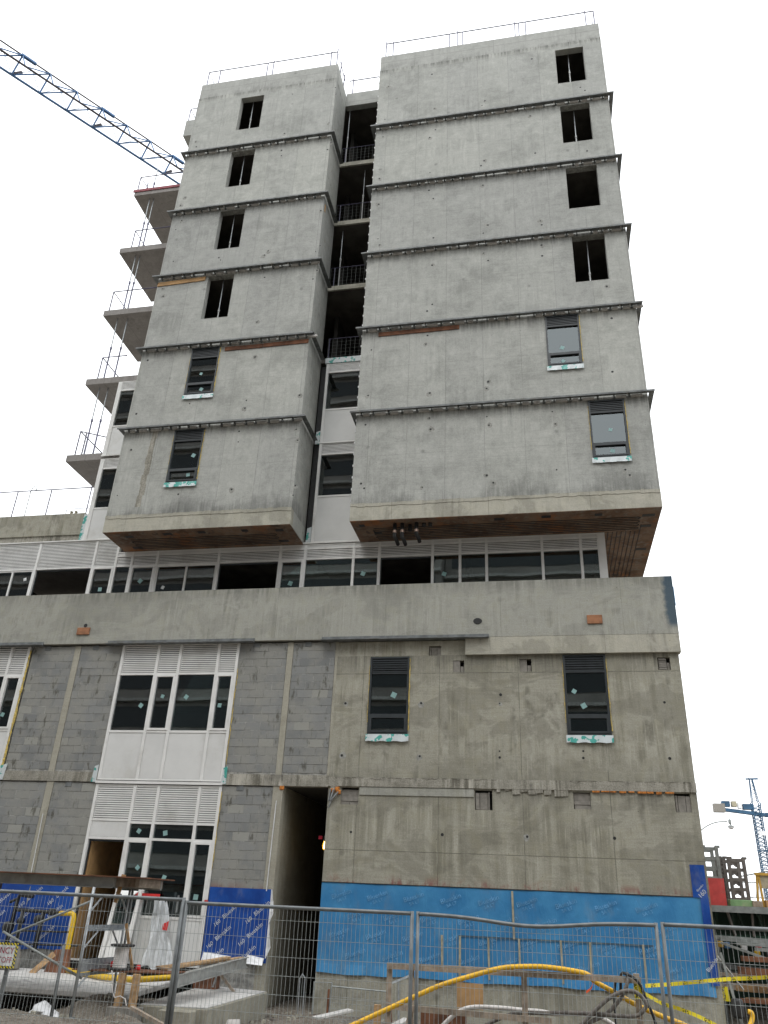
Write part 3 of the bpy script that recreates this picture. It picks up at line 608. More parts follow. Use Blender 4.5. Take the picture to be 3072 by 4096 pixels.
sticker(g2, -6.42, 14.3, WY + .028, .09, .2)
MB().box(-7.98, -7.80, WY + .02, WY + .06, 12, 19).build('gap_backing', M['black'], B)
# left flank
for (za, zb, zc, zd, lab) in ((18.68, 19.08, 17.06, 15.80, 'upper'), (15.26, 15.66, 13.64, 12.43, 'lower')):
    o = ww(WY + (.002 if lab == 'upper' else 0), [-15.92, -14.25], [[(za, zb, 'louver'), (zc, za, 'glass'), (zd, zc, 'panel')]], lab + ' white window panel on the left flank of the left tower', .16)
    MB().box(-16.02, -14.3, WY - .05, WY - .031, zd - .03, zd + .02).build('joint_flashing', M['white'], o)
    MB().box(-15.99, -15.93, WY + .102, 4.2, zd, zb).build('return_panel', M['panel'], o)
MB().hexa([(-16.17, 1.70, 12.45), (-16.0, 1.70, 12.45), (-16.0, 1.74, 12.45), (-16.17, 1.74, 12.45), (-16.17, 1.70, 13.45), (-16.0, 1.70, 13.45), (-16.0, 1.74, 13.45), (-16.17, 1.74, 13.45)]).build('corner_flap', M['flap'], B)
# left wing above the podium
MB().box(-26, -16.18, 1.78, 2.02, 12.44, 12.70).build('wing_wall', M['slabband'], B); MB().box(-26, -16.16, 1.74, 2.0, 12.70, 13.53).build('wing_parapet', M['podium'], B)
MB().box(-26, -14.5, 2.0, 12, 12.42, 12.66).build('wing_roof', M['slab'], B)
# balcony slabs
for i, L in enumerate(FL):
    o = MB().box(-17.46, -14.30, 1.70, 4.75, L - .10, L + .17).build('balcony_slab', M['slab'], B)
    if i == 0: MB().box(-17.52, -15.0, 1.665, 1.70, L + .10, L + .24).build('edge_board', M['mutedred'], o)
MB().box(-15.72, -14.30, 1.70, 4.0, 32.95, 34.0).build('roof_upstand', M['tower_top'], B)

# ------------------------------------------------------------------ podium
PY, WL = -.60, -.50
MB().box(-26, 2.75, PY, -.34, 8.0, 9.545).build('parapet', M['parapet'], B)
MB().box(-2.6, 2.745, PY + .004, -.34, 7.53, 7.999).build('dropped_beam', M['tower_band'], B)
MB().box(2.753, 2.765, PY - .004, -.42, 8.75, 9.25).build('blue_patch', M['lightblue'], B)
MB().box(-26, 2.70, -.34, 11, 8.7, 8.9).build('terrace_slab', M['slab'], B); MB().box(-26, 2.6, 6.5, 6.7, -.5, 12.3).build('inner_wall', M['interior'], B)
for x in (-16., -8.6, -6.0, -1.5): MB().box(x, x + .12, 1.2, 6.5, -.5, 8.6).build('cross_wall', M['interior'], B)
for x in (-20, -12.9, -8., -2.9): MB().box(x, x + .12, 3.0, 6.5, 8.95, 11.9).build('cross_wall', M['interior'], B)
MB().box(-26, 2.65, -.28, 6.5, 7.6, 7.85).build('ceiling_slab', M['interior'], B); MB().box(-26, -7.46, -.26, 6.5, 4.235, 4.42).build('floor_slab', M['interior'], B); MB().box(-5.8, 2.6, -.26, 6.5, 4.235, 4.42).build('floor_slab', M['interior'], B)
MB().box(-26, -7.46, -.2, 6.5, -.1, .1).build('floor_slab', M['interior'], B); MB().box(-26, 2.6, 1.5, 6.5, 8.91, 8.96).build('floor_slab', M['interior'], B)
for a, b in ((-26, -14.9), (-12.85, -8.42), (-6.5, -1.98)):
    MB().box(a, b, PY - .13, -.505, 7.955, 7.972).box(a, b, PY - .018, PY - .004, 7.973, 8.07).build('shelf_angle', M['steel'], B)
pw = [(-5.13, -4.08, 5.50, 7.52), (-.13, .92, 5.50, 7.51)]
pk_u = [(-3.57, -3.25, 7.54, 7.80), (-2.93, -2.64, 7.09, 7.40), (-1.22, -.92, 7.09, 7.42), (2.17, 2.47, 7.10, 7.42)]
pk_l = [(-5.72, -5.27, 3.80, 4.20), (-2.40, -1.98, 3.74, 4.19), (-.08, .31, 3.81, 4.18), (2.19, 2.54, 3.79, 4.20)]
wp = wall_holes(MB(), -6.05, 2.69, -1.1, 7.94, WL, -.26, pw + pk_u + pk_l).build('podium_wall', M['podium'], B)
MB().box(2.45, 2.688, -.26, 11, -1.1, 8.7).build('side_wall', M['podium'], B)
MB().box(-6.05, 2.695, WL - .035, WL - .001, 4.225, 4.44).build('slab_edge', M['slabband'], B); MB().box(-15.3, -12.40, WL - .03, -.26, 4.225, 4.475).build('slab_edge', M['slabband'], B); MB().box(-8.86, -6.055, WL - .03, -.26, 4.205, 4.475).build('slab_edge', M['slabband'], B)
ties([(-5.75, 6.29), (-3.75, 6.29), (-1.72, 6.5), (-1.75, 6.28), (2.22, 6.3), (-5.76, 4.97), (-3.76, 4.97), (-1.78, 5.11), (-1.78, 4.96), (.22, 5.13), (.21, 4.97), (2.19, 4.98), (-5.41, 3.17), (-3.18, 3.17), (-1.19, 3.18), (.78, 3.2)], WL - .003, wp, .033)
def pocket(h, kind):
    a, b, c, d_ = h; mb = MB().box(a - .02, b + .02, -.275, -.262, c - .02, d_ + .02); o = mb.build('beam_pocket', M['black'], B)
    def br(x0, x1, z0, z1): MB().box(a + x0 * (b - a), a + x1 * (b - a), WL + random.uniform(.01, .05), -.3, c + z0 * (d_ - c), c + z1 * (d_ - c)).build('filler_brick', M['filler'], o, bevel=.004)
    if kind == 0: br(.0, .99, .50, .88); br(.0, .99, .20, .49); br(0, .5, .0, .19); br(.52, 1, 0, .19)
    if kind == 1: br(.04, .27, .02, .86); br(.29, .74, .02, .88); br(.77, .84, .0, .9)
    if kind == 2: br(.02, .99, .50, .97); br(.02, .99, .26, .49); br(.05, .99, 0, .25)
    if kind == 3: br(.05, .18, 0, .9); br(.21, .68, 0, .88); br(.70, .99, 0, .86)
    if kind == 4: br(.0, .62, 0, .98); br(.66, .95, 0, .5)
    if kind == 5:
        for i in range(5): br(.08, .7, .05 + i * .18, .21 + i * .18); 
        br(.74, .96, .05, .6)
for h, k in zip(pk_l, (0, 1, 2, 3)): pocket(h, k)
for h, k in zip(pk_u, (3, 4, 4, 5)): pocket(h, k)
dark_window(*pw[0], WL, 'left dark framed window in the podium wall', ((.62, .50, .35),)); dark_window(*pw[1], WL, 'right dark framed window in the podium wall', ((.22, .54, .2), (.42, .36, 1.3)))
# rust foam in the joint, steel plate strip
for i in range(9):
    x = .36 + i * .205; MB().box(x, x + random.uniform(.12, .2), WL - .042, WL - .002, 4.185 + random.uniform(-.02, .015), 4.222).build('joint_foam', M['orangefoam'], B)
for x, z in ((-5.95, 4.12), (-5.82, 4.16), (-5.78, 4.08), (-7.26, 4.16)): MB().box(x - .06, x + .06, WL - .04, WL - .001, z - .05, z + .05).build('joint_foam', M['orangefoam'], B, bevel=.015)
MB().box(-5.25, -2.42, WL - .02, WL - .001, 4.03, 4.215).build('cover_strip', M['parapet'], B)
rj = random.Random(5)
for i in range(46):
    x = -6.0 + i * .188 + rj.uniform(-.05, .05); w_ = rj.uniform(.06, .22)
    if any(a - .06 - w_ < x < b + .06 for a, b, c_, d_ in pk_l) or (-5.3 - w_ < x < -2.4) or (.3 - w_ < x < 2.2): z1 = 4.44; z0 = z1 - rj.uniform(.02, .05); yy = .042
    else: z1 = 4.223; z0 = z1 - rj.uniform(.03, .15); yy = .03
    MB().hexa([(x, WL - yy * rj.uniform(.5, 1), z0), (x + w_, WL - yy * rj.uniform(.5, 1), z0 + rj.uniform(-.03, .03)), (x + w_, WL + .01, z0), (x, WL + .01, z0), (x, WL - yy, z1), (x + w_, WL - yy, z1), (x + w_, WL + .01, z1), (x, WL + .01, z1)]).build('mortar_lump', M['slabband'], B)
# timber plates on the parapet
for x0, x1, z0, z1 in ((.54, .92, 8.29, 8.52), (-13.9, -13.50, 8.27, 8.48)): MB().box(x0, x1, PY - .035, PY - .001, z0, z1).build('timber_plate', M['timberplate'], B, bevel=.004)
hl = MB(); hl.lathe((0, 0, 0), [(.10, 0), (.09, .01)], 10); hl.v = [(-2.27 + p[0] * 1.2, PY - p[2] - .001, 8.43 + p[1] * .9) for p in hl.v]; hl.build('cored_hole', M['black'], B)
hl = MB(); hl.lathe((0, 0, 0), [(.06, 0), (.05, .01)], 9); hl.v = [(-13.68 + p[0], PY - p[2] - .001, 8.55 + p[1]) for p in hl.v]; hl.build('cored_hole', M['black'], B)
# columns between block panels
MB().box(-13.90, -13.72, WL - .012, -.26, 4.475, 7.96).build('column', M['column'], B); MB().box(-7.47, -7.31, WL - .012, -.26, 4.475, 7.96).build('column', M['column'], B)
MB().box(-13.86, -13.66, WL - .01, -.26, -.4, 4.22).build('column', M['column'], B); MB().box(-7.49, -7.235, WL - .012, -.26, -.9, 4.20).build('column', M['column'], B); MB().box(-6.12, -6.052, WL + .01, -.26, 4.475, 7.96).build('column', M['column'], B)
MB().tube([(-7.37, WL - .03, 3.85), (-7.39, WL - .03, 2.6), (-7.40, WL - .03, 1.8)], .011, 6).build('white_conduit', M['sheet'], B); MB().tube([(-13.76, WL - .03, 3.4), (-13.72, WL - .03, 1.8)], .009, 6).build('white_conduit', M['sheet'], B)
# covered passage
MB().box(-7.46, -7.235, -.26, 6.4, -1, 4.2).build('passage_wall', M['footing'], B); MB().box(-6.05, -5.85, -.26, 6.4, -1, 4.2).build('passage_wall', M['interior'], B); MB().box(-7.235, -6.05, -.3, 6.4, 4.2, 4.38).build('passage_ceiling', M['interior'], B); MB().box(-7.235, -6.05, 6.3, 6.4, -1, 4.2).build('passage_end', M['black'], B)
# storey-high white bays
def bay3(x0, zs, lab, door=False):
    X = [x0, x0 + 1.09, x0 + 1.76, x0 + 2.90, x0 + 3.46]
    if not door:
        c = [[(zs[1], zs[0], 'louver'), (zs[2], zs[1], k), (zs[3], zs[2], 'panel')] for k in ('glass', 'sash', 'glass', 'sash')]
    else:
        c = [[(3.30, 4.17, 'louver'), (2.86, 3.30, 'panel'), (.12, 2.86, 'open')]] + [[(3.25, 4.17, 'louver'), (2.86, 3.25, 'glass'), (1.12, 2.86, k), (.12, 1.12, 'panel')] for k in ('sash', 'glass', 'sash')]
    return ww(WL, X, c, lab, .075)
b1 = bay3(-12.36, (7.96, 7.12, 5.54, 4.28), 'white window bay on the second floor of the podium'); b2 = bay3(-12.36, None, 'white ground floor entrance bay with an open door', True)
b3 = bay3(-18.84, (7.98, 7.12, 5.56, 4.28), 'white window bay at the far left of the podium')
MB().box(-12.42, -8.86, WL - .06, WL - .031, 4.19, 4.255).build('joint_flashing', M['white'], b1)
for x, s_ in ((-12.48, 1), (-8.83, 1)): MB().hexa([(x - .08, WL - .04, 4.22), (x + .06, WL - .04, 4.22), (x + .06, WL - .03, 4.22), (x - .08, WL - .03, 4.22), (x - .05, WL - .04, 4.62), (x + .06, WL - .04, 4.66), (x + .06, WL - .03, 4.66), (x - .05, WL - .03, 4.62)]).build('corner_flap', M['flap'], b1)
MB().hexa([(-15.36, WL - .04, 4.22), (-15.2, WL - .04, 4.24), (-15.2, WL - .03, 4.24), (-15.36, WL - .03, 4.22), (-15.36, WL - .04, 4.6), (-15.16, WL - .04, 4.66), (-15.16, WL - .03, 4.66), (-15.36, WL - .03, 4.6)]).build('corner_flap', M['flap'], b3)
for x, z, q in ((-11.55, 6.25, .2), (-10.95, 6.5, .5), (-10.25, 6.48, .2), (-9.25, 6.25, .7)): sticker(b1, x, z, WL + .027, .08, q)
for x, z, q in ((-10.98, 3.05, .3), (-10.25, 3.02, 1.0), (-10.85, 2.2, .1), (-10.1, 2.0, .5), (-9.2, 1.6, .7), (-15.75, 6.0, .5)): sticker(b2 if x > -13 else b3, x, z, WL + .027, .08, q)
foam(b1, -8.84, 4.7, 7.3, WL - .01, .012); foam(b3, -15.32, 4.3, 7.9, WL - .01, .035); foam(b2, -8.86, 2.2, 4.1, WL - .01, .014)
MB().box(-12.30, -12.25, WL + .12, 1.6, .12, 2.86).build('plywood_lining', M['ply'], b2); MB().box(-12.24, -11.6, 1.6, 1.65, .12, 2.86).build('plywood_lining', M['ply'], b2)
MB().box(-9.62, -9.59, WL - .09, WL - .045, 1.25, 1.62).build('pull_handle', M['galv'], b2)
for x0, x1, z0, z1, yy in ((-10.58, -10.1, 1.50, 1.63, .055), (-11.0, -10.68, 1.52, 1.66, .05), (-8.93, -8.84, 1.48, 1.55, .055)): MB().box(x0, x1, WL - yy, WL - yy + .012, z0, z1).build('red_tape', M['red'], b2)

# blue membranes: slightly rumpled sheets with printed lettering
def membrane_sheet(x0, x1, z0, z1, y, mat, amp, label, lip=0.0, edge=0.0):
    mb = MB(); nx, nz = max(4, int((x1 - x0) / .09)), max(4, int((z1 - z0) / .09)); ph = random.uniform(0, 6)
    def off(x, z):
        t = (z - z0) / (z1 - z0); o = amp * (math.sin(x * 3.1 + ph) * math.sin(z * 4.3 + x) + .6 * math.sin(x * 7.3 + z * 2.1 + ph))
        if lip: o += lip * max(0, 1 - t / .12) * (1 + .6 * math.sin(x * 9 + ph) + .4 * math.sin(x * 21))
        return o
    for j in range(nz + 1):
        for i in range(nx + 1):
            x, z = x0 + (x1 - x0) * i / nx, z0 + (z1 - z0) * j / nz
            if j == 0: z += edge * (math.sin(x * 2.3 + ph) + .6 * math.sin(x * 6.1))
            mb.v.append((x, y - .004 - amp * 1.7 - off(x, z), z))
    n_ = (nx + 1) * (nz + 1); mb.v += [(p[0], p[1] + .003, p[2]) for p in mb.v]
    for j in range(nz):
        for i in range(nx):
            a = j * (nx + 1) + i; mb.f.append((a, a + 1, a + nx + 2, a + nx + 1)); mb.f.append((n_ + a, n_ + a + nx + 1, n_ + a + nx + 2, n_ + a + 1))
    for i in range(nx): mb.f.append((i, n_ + i, n_ + i + 1, i + 1)); t = nz * (nx + 1); mb.f.append((t + i, t + i + 1, n_ + t + i + 1, n_ + t + i))
    o = mb.build('membrane_sheet', mat, B, smooth=False); o['label'] = label; return o
mA = membrane_sheet(-6.05, 2.56, .19, 2.05, WL, M['lightblue'], .004, 'light blue waterproof membrane along the podium base', .025, .012)
for j, z in enumerate((1.78, 1.38, .98, .58)):
    for i in range(10):
        x = -5.55 + i * .86 + (.40 if j % 2 else 0)
        if x > 2.1: continue
        t = MB(); add_text(t, 'Blueskin', x, WL - .026, z + .03, .15, .33, 1.0); add_text(t, 'SA LT', x + .02, WL - .026, z - .085, .10, .33, 1.0); t.build('print', M['printpale'], mA)
mB_ = membrane_sheet(2.335, 2.64, 2.045, 2.70, WL - .020, M['darkblue'], .002, 'dark blue membrane strip at the podium corner')
membrane_sheet(2.475, 2.645, .40, 2.05, WL - .034, M['darkblue'], .002, 'narrow dark blue strip down the podium corner')
MB().box(-6.05, 2.34, WL - .022, WL - .002, 2.045, 2.062).build('edge_bead', M['black'], mA)
t = MB(); add_text(t, '160', 2.53, WL - .034, 2.12, .13, .75); add_text(t, 'Blueskin', 2.50, WL - .034, 2.24, .06, .75); t.build('print', M['printwhite'], mB_)
t = MB(); add_text(t, 'Blueskin', 2.55, WL - .05, .78, .10, .85); t.build('print', M['printwhite'], mB_)
mC = membrane_sheet(-8.84, -7.25, .30, 1.84, WL - .012, M['darkblue'], .004, 'dark blue membrane right of the entrance bay', .01, .01)
mD = membrane_sheet(-16.5, -12.40, .30, 1.73, WL, M['darkblue'], .004, 'dark blue membrane left of the entrance bay', .01, .02)
def prints(o, x0, x1, z0, z1, y, st_, ph):
    for j in range(-2, 6):
        for i in range(-3, 8):
            x, z = x0 + ph + i * .78 + j * .12, z0 + j * .47 + .1 + i * .09
            if not (x0 + .02 < x < x1 - .02 and z0 + .05 < z < z1 - .02): continue
            t = MB(); add_text(t, 'Blueskin', x, y, z, .135, .72, 1, (x0, x1, z0, z1)); add_text(t, '160', x - .30, y, z - .27, .125, .72, 1, (x0, x1, z0, z1))
            if t.f: t.build('print', M['printwhite'], o)
prints(mC, -8.84, -7.26, .3, 1.83, WL - .030, .6, .35); prints(mD, -15.5, -12.42, .3, 1.72, WL - .018, .6, .2)
for i in range(6): z0 = 1.84 - (i + 1) * .24; MB().hexa([(-7.28, WL - .03, z0), (-7.21 + .05 * math.sin(i * 2.1), WL - .05 - .03 * (i % 2), z0), (-7.21 + .05 * math.sin(i * 2.1), WL - .04 - .03 * (i % 2), z0), (-7.28, WL - .02, z0), (-7.28, WL - .03, z0 + .239), (-7.20 + .05 * math.sin(i * 2.1 - 2.1), WL - .04 - .03 * ((i + 1) % 2), z0 + .239), (-7.20 + .05 * math.sin(i * 2.1 - 2.1), WL - .03 - .03 * ((i + 1) % 2), z0 + .239), (-7.28, WL - .02, z0 + .239)]).build('backing_paper', M['sheet'], mC)
for x0, x1 in ((-8.80, -8.12), (-7.72, -7.30)): MB().hexa([(x0, WL - .12, .28), (x1, WL - .14, .26), (x1, WL - .13, .26), (x0, WL - .11, .28), (x0, WL - .035, .46), (x1, WL - .035, .40), (x1, WL - .025, .40), (x0, WL - .025, .46)]).build('backing_paper', M['sheet'], mC)
for x, z0, z1 in ((-1.56, 1.06, 2.02), (-3.16, .48, 1.07), (-2.77, .25, 1.06), (-2.12, .25, 1.06), (-1.45, .5, 1.07), (-.54, .26, 1.09), (.06, .4, 1.08), (1.19, .33, 1.09)):
    MB().bar((x, WL - .033, z0), (x + random.uniform(-.02, .02), WL - .033, z1), .045, .014, up=(0, 1, 0)).build('batten_strip', M['tan'], mA)
MB().box(-2.8, 1.4, WL - .031, WL - .027, 1.055, 1.085).build('seam_line', M['bluestain'], mA)
# conduit and bulb at the passage mouth
MB().tube([(-5.98, -.56, 4.15), (-6.02, -.5, 3.9), (-6.08, -.3, 3.6), (-6.12, -.05, 3.35), (-6.14, .1, 3.1)], .022, 7).build('conduit', M['galv'], B); MB().tube([(-5.9, -.56, 4.15), (-5.97, -.53, 3.9), (-6.05, -.3, 3.55), (-6.10, -.1, 3.35)], .02, 7).build('conduit', M['galv'], B)
MB().tube([(-5.78, -.56, 4.08), (-5.93, -.545, 3.92), (-6.03, -.48, 3.7)], .022, 7).build('conduit', M['galv'], B)

# ================================================================== BLOCK INFILL WALLS
bm_ = bmesh.new(); bmesh.ops.create_cube(bm_, size=1.0); bmesh.ops.bevel(bm_, geom=list(bm_.edges), offset=.018, segments=1, affect='EDGES')
blk_me = bpy.data.meshes.new('block'); bm_.to_mesh(blk_me); bm_.free(); blk_me.materials.append(M['block'])
def block_wall(x0, x1, z0, z1, zb, label, half):
    """zb: bottom of the backing; blocks laid from z1 downwards to z0"""
    T = thing('block_wall', label, 'wall', ((x0 + x1) / 2, WL, zb), 'concrete block infill walls'); o = ORG[T.name]
    MB().box(x0, x1, WL + .0055, -.27, zb, z1 - .012).build('mortar', M['mortar'], T)
    ch = .2135; bl = .42; k = 0; z = z1 - .03
    while z - ch > z0 - .05:
        x = x0 - (bl / 2 if (k + half) % 2 else 0)
        while x < x1 - .03:
            a, b = max(x, x0), min(x + bl, x1)
            if b - a > .05:
                ob = bpy.data.objects.new('block', blk_me); col.objects.link(ob); ob.parent = T
                jx = random.uniform(-.003, .003); prd = random.uniform(-.004, .004)
                ob.scale = (b - a - random.uniform(.007, .014), .1, ch - random.uniform(.008, .013))
                ob.location = ((a + b) / 2 + jx - o.x, WL + .05 + prd - o.y, z - ch / 2 - o.z); ob.rotation_euler = (0, random.uniform(-.004, .004), 0)
            x += bl
        z -= ch; k += 1
    for x in (x0 + .35 * (x1 - x0), ): MB().box(x - .09, x + .09, WL - .012, WL + .004, z1 - .12, z1 - .0).build('head_clip', M['steel'], T)
    return T
block_wall(-15.26, -13.905, 4.48, 7.965, 4.48, 'grey block infill left of the slim column, second floor, by the far left window', 0)
block_wall(-13.715, -12.40, 4.48, 7.965, 4.48, 'grey block infill right of the slim column, against the left side of the upper white bay', 1)
block_wall(-8.87, -7.475, 4.48, 7.965, 4.48, 'grey block infill against the right side of the upper white bay', 0)
block_wall(-7.305, -6.125, 4.48, 7.965, 4.48, 'grey block infill above the dark passage, beside the cast podium wall', 1)
block_wall(-16.4, -13.865, 1.62, 4.215, -.4, 'grey block infill on the ground floor at the left edge of the photo', 1)
block_wall(-13.655, -12.40, 1.62, 4.215, -.4, 'grey block infill on the ground floor left of the open door', 0)
block_wall(-8.855, -7.495, 1.62, 4.195, -.4, 'grey block infill on the ground floor between entrance bay and passage', 1)

# ================================================================== WORK LAMP in the passage
wl = thing('work_lamp', 'lit caged work lamp hanging at the mouth of the dark passage', 'lamp', (-6.20, .1, 2.85)); lx, ly, lz = -6.20, .1, 2.86
MB().tube([(-6.14, .1, 3.12), (lx, ly, 3.12), (lx, ly, 3.05)], .012, 6).build('cable', M['black'], wl)
MB().lathe((lx, ly, lz + .13), [(.03, .12), (.04, .08), (.045, .0)], 10).build('socket', M['dark'], wl)
MB().lathe((lx, ly, lz), [(.008, -.06), (.03, -.045), (.038, -.01), (.03, .05), (.02, .12)], 12).build('bulb', M['bulb'], wl, smooth=True)
cg = MB()
for k in range(6):
    a = k * math.pi / 3; cg.tube([(lx + .035 * math.cos(a), ly + .035 * math.sin(a), lz + .14), (lx + .065 * math.cos(a), ly + .065 * math.sin(a), lz + .02), (lx + .05 * math.cos(a), ly + .05 * math.sin(a), lz - .06), (lx, ly, lz - .085)], .005, 4)
cg.build('cage', M['gasyellow'], wl)
pl = bpy.data.lights.new('bulb_light', 'POINT'); pl.energy = 0.35; pl.color = (1, .75, .4); pl.shadow_soft_size = .05; po = bpy.data.objects.new('bulb_light', pl); col.objects.link(po); po.parent = wl; po.location = (0, -.12, 0)
solo(MB().box(-6.42, -6.33, .25, .32, 3.04, 3.12), 'junction_box', M['printred'], 'small dark red box beside the caged work lamp', 'box')

# ================================================================== ROOF AND BALCONY RAILS, PROPS
def rail(pts, zt, posts, label, mesh=False, r=.024, lean=0.0):
    """temporary guard rail: pts = plan polyline at base, posts = list of (x, y, z0, z1)"""
    T = thing('guard_rail', label, 'railing', (pts[0][0], pts[0][1], posts[0][2]), 'temporary guard rails')
    MB().tube([(x, y, zt) for x, y in pts], r, 6).build('top_rail', M['railpaint'], T)
    for x, y, z0, z1 in posts: MB().tube([(x, y, z0), (x + lean, y, z1)], r, 6).build('post', M['railpaint'], T)
    if mesh:
        mb = MB()
        for (a, b) in zip(pts, pts[1:]):
            L_ = math.hypot(b[0] - a[0], b[1] - a[1]); n_ = max(2, int(L_ / .16))
            for i in range(n_ + 1): t_ = i / n_; mb.tube([(a[0] + (b[0] - a[0]) * t_, a[1] + (b[1] - a[1]) * t_, posts[0][2] + .05), (a[0] + (b[0] - a[0]) * t_, a[1] + (b[1] - a[1]) * t_, zt)], .004, 4)
            for j in range(1, 6): z = posts[0][2] + (zt - posts[0][2]) * j / 6; mb.tube([(a[0], a[1], z), (b[0], b[1], z)], .004, 4)
        mb.build('mesh_wires', M['galvdull'], T, kind='stuff')
    return T
zr_ = 35.08
rail([(-5.96, 1.3), (-5.96, .28), (2.76, .28), (2.76, 1.2)], zr_, [(-5.96, .28, 34.04, zr_ + .12), (-5.65, .28, 34.04, zr_ + .06), (-3.22, .28, 34.04, zr_), (-2.86, .28, 34.04, zr_ + .13), (-2.65, .28, 34.04, zr_), (-.46, .28, 34.04, zr_ + .08), (-.30, .28, 34.04, zr_), (-.02, .28, 34.04, zr_), (2.42, .28, 34.04, zr_ + .08), (2.76, .28, 34.04, zr_), (-5.96, 1.3, 34.04, zr_)], 'thin guard rail along the roof edge of the right tower')
rail([(-14.15, 1.2), (-14.15, .28), (-8.14, .28), (-8.14, 1.65)], zr_, [(-14.15, .28, 34.04, zr_), (-13.6, .28, 34.04, zr_), (-11.35, .28, 34.04, zr_), (-11.08, .28, 34.04, zr_ + .06), (-8.42, .28, 34.04, zr_ + .08), (-8.14, .28, 34.04, zr_ + .2), (-8.14, .9, 34.04, zr_ + .2), (-8.14, 1.5, 34.04, zr_ + .2), (-14.15, 1.2, 34.04, zr_)], 'thin guard rail along the roof edge of the left tower')
rail([(-8.0, 1.85), (-6.2, 1.85)], 35.3, [(-7.8, 1.85, 34.2, 35.4)], 'short roof rail above the gap between the towers')
rail([(-15.68, 3.0), (-15.68, 1.8), (-14.4, 1.8)], 34.95, [(-15.68, 1.8, 34.0, 34.95), (-15.35, 1.8, 34.0, 34.95), (-15.68, 3.0, 34.0, 34.95)], 'small roof rail peeping out left of the left tower')
zt0 = FL[0] + .17
rail([(-17.3, 3.0), (-17.4, 1.78), (-14.4, 1.78)], zt0 + .98, [(-17.4, 1.78, zt0, zt0 + .98), (-17.2, 2.1, zt0, zt0 + .98)], 'guard rail on the topmost balcony slab with the red edge board')
for i, (L, nm) in enumerate(((FL[1], 'second balcony slab from the top'), (FL[2], 'third balcony slab from the top'), (FL[3], 'fourth balcony slab from the top'), (FL[4], 'lowest balcony slab'))):
    z = L + .17; xx = (-17.05, -17.35, -17.1, -17.25)[i]
    rail([(xx, 3.6), (xx, 1.85), (-14.6 if i < 2 else -16.05, 1.85)] if i != 3 else [(-17.25, 3.6), (-17.25, 1.85), (-16.1, 2.6)], z + 1.12, [(xx, 1.85, z, z + 1.12), (xx, 3.5, z, z + 1.12)] + ([(-17.05, 1.95, z, z + 1.12)] if i == 3 else []), 'guard rail on the ' + nm, mesh=(i == 3))
rail([(-26, 1.86), (-16.2, 1.86)], 14.62, [(-25, 1.86, 13.5, 14.62), (-22.5, 1.86, 13.5, 14.62), (-20.6, 1.86, 13.5, 14.62), (-19.2, 1.86, 13.5, 14.62), (-17.83, 1.86, 13.5, 14.62), (-16.24, 1.86, 13.5, 14.66)], 'guard rail on the parapet of the low left wing', r=.02)
T = thing('rebar_grate', 'bent wire ladder standing on the low left wing', 'wire grate', (-18.5, 1.9, 13.5))
MB().tube([(-18.7, 1.9, 13.5), (-18.72, 1.9, 14.6), (-18.66, 1.9, 14.8), (-18.58, 1.9, 14.85), (-18.5, 1.9, 14.78), (-18.5, 1.9, 14.6)], .015, 6).build('hoop', M['galvdull'], T)
for i in range(6): MB().tube([(-18.7, 1.9, 13.65 + i * .17), (-17.85, 1.9, 13.70 + i * .17)], .006, 4).build('wire', M['galvdull'], T)
rail([(-17.35, 2.3), (-16.05, 2.3)], 14.02, [(-17.35, 2.3, 13.4, 14.02)], 'low rail behind the parapet of the left wing', r=.012)
for i, x in enumerate((-16.98, -16.8)): solo(MB().lathe((x, 2.1, 13.45), [(.085, 0), (.09, .2), (.05, .27), (.04, .30), (.07, .33), (.02, .37)], 12), 'gas_bottle', M['tan'], ('left' if i == 0 else 'right') + ' of two small tan gas bottles on the left wing roof', 'gas bottle', smooth=True)

def prop(x, y, z0, z1, label, tilt=0.0, r=.028, mat='propgrey'):
    T = thing('steel_prop', label, 'prop', (x, y, z0), 'telescopic steel props'); zm = z0 + (z1 - z0) * .52
    MB().tube([(x, y, z0), (x + tilt * .52, y, zm)], r, 8).build('outer_tube', M[mat], T); MB().tube([(x + tilt * .52, y, zm - .02), (x + tilt, y, z1)], r * .78, 8).build('inner_tube', M['galv'], T)
    MB().tube([(x + tilt * .52, y, zm - .05), (x + tilt * .52, y, zm + .05)], r * 1.5, 8).build('collar', M[mat], T); MB().box(x - .07, x + .07, y - .07, y + .07, z0, z0 + .01).build('base_plate', M[mat], T)
nm = ['topmost', 'second', 'third', 'fourth']
for i in range(4):
    L = FL[i] if i < 4 else 0; z0, z1 = L + .19, (FL[i - 1] - .015 if i > 0 else 33.54)
    if i != 2: prop(1.585, .50, z0, z1, 'pale steel prop in the %s window opening of the right tower' % nm[i], .02, .026, 'proplight')
    prop(-11.83 + .02 * i, .50, z0, z1, 'pale steel prop in the %s window opening of the left tower' % nm[i], -.02, .026, 'proplight')
for i, (x, tt) in enumerate(((-7.88, 0), (-6.98, 0), (-7.72, 0))): prop(x, 2.0, FL[i] + .19, (FL[i - 1] if i else 33.5) - .02, 'steel prop in the %s open floor between the towers' % nm[i], 0, .026, 'proplight')
for i in range(3): rail([(-8.0, 1.78), (-6.15, 1.78)], FL[i] + 1.22, [(-7.85, 1.78, FL[i] + .19, FL[i] + 1.22), (-6.3, 1.78, FL[i] + .19, FL[i] + 1.22)], 'mesh guard across the %s open floor between the towers' % nm[i], mesh=True, r=.015)
rail([(-7.84, 1.80), (-6.15, 1.80)], FL[3] + 1.15, [(-7.8, 1.80, FL[3] + .19, FL[3] + 1.15)], 'mesh guard just above the white window panels between the towers', mesh=True, r=.015)
lv = ['between the topmost and second balcony slabs', 'between the second and third balcony slabs', 'between the third and fourth balcony slabs', 'between the two lowest balcony slabs']
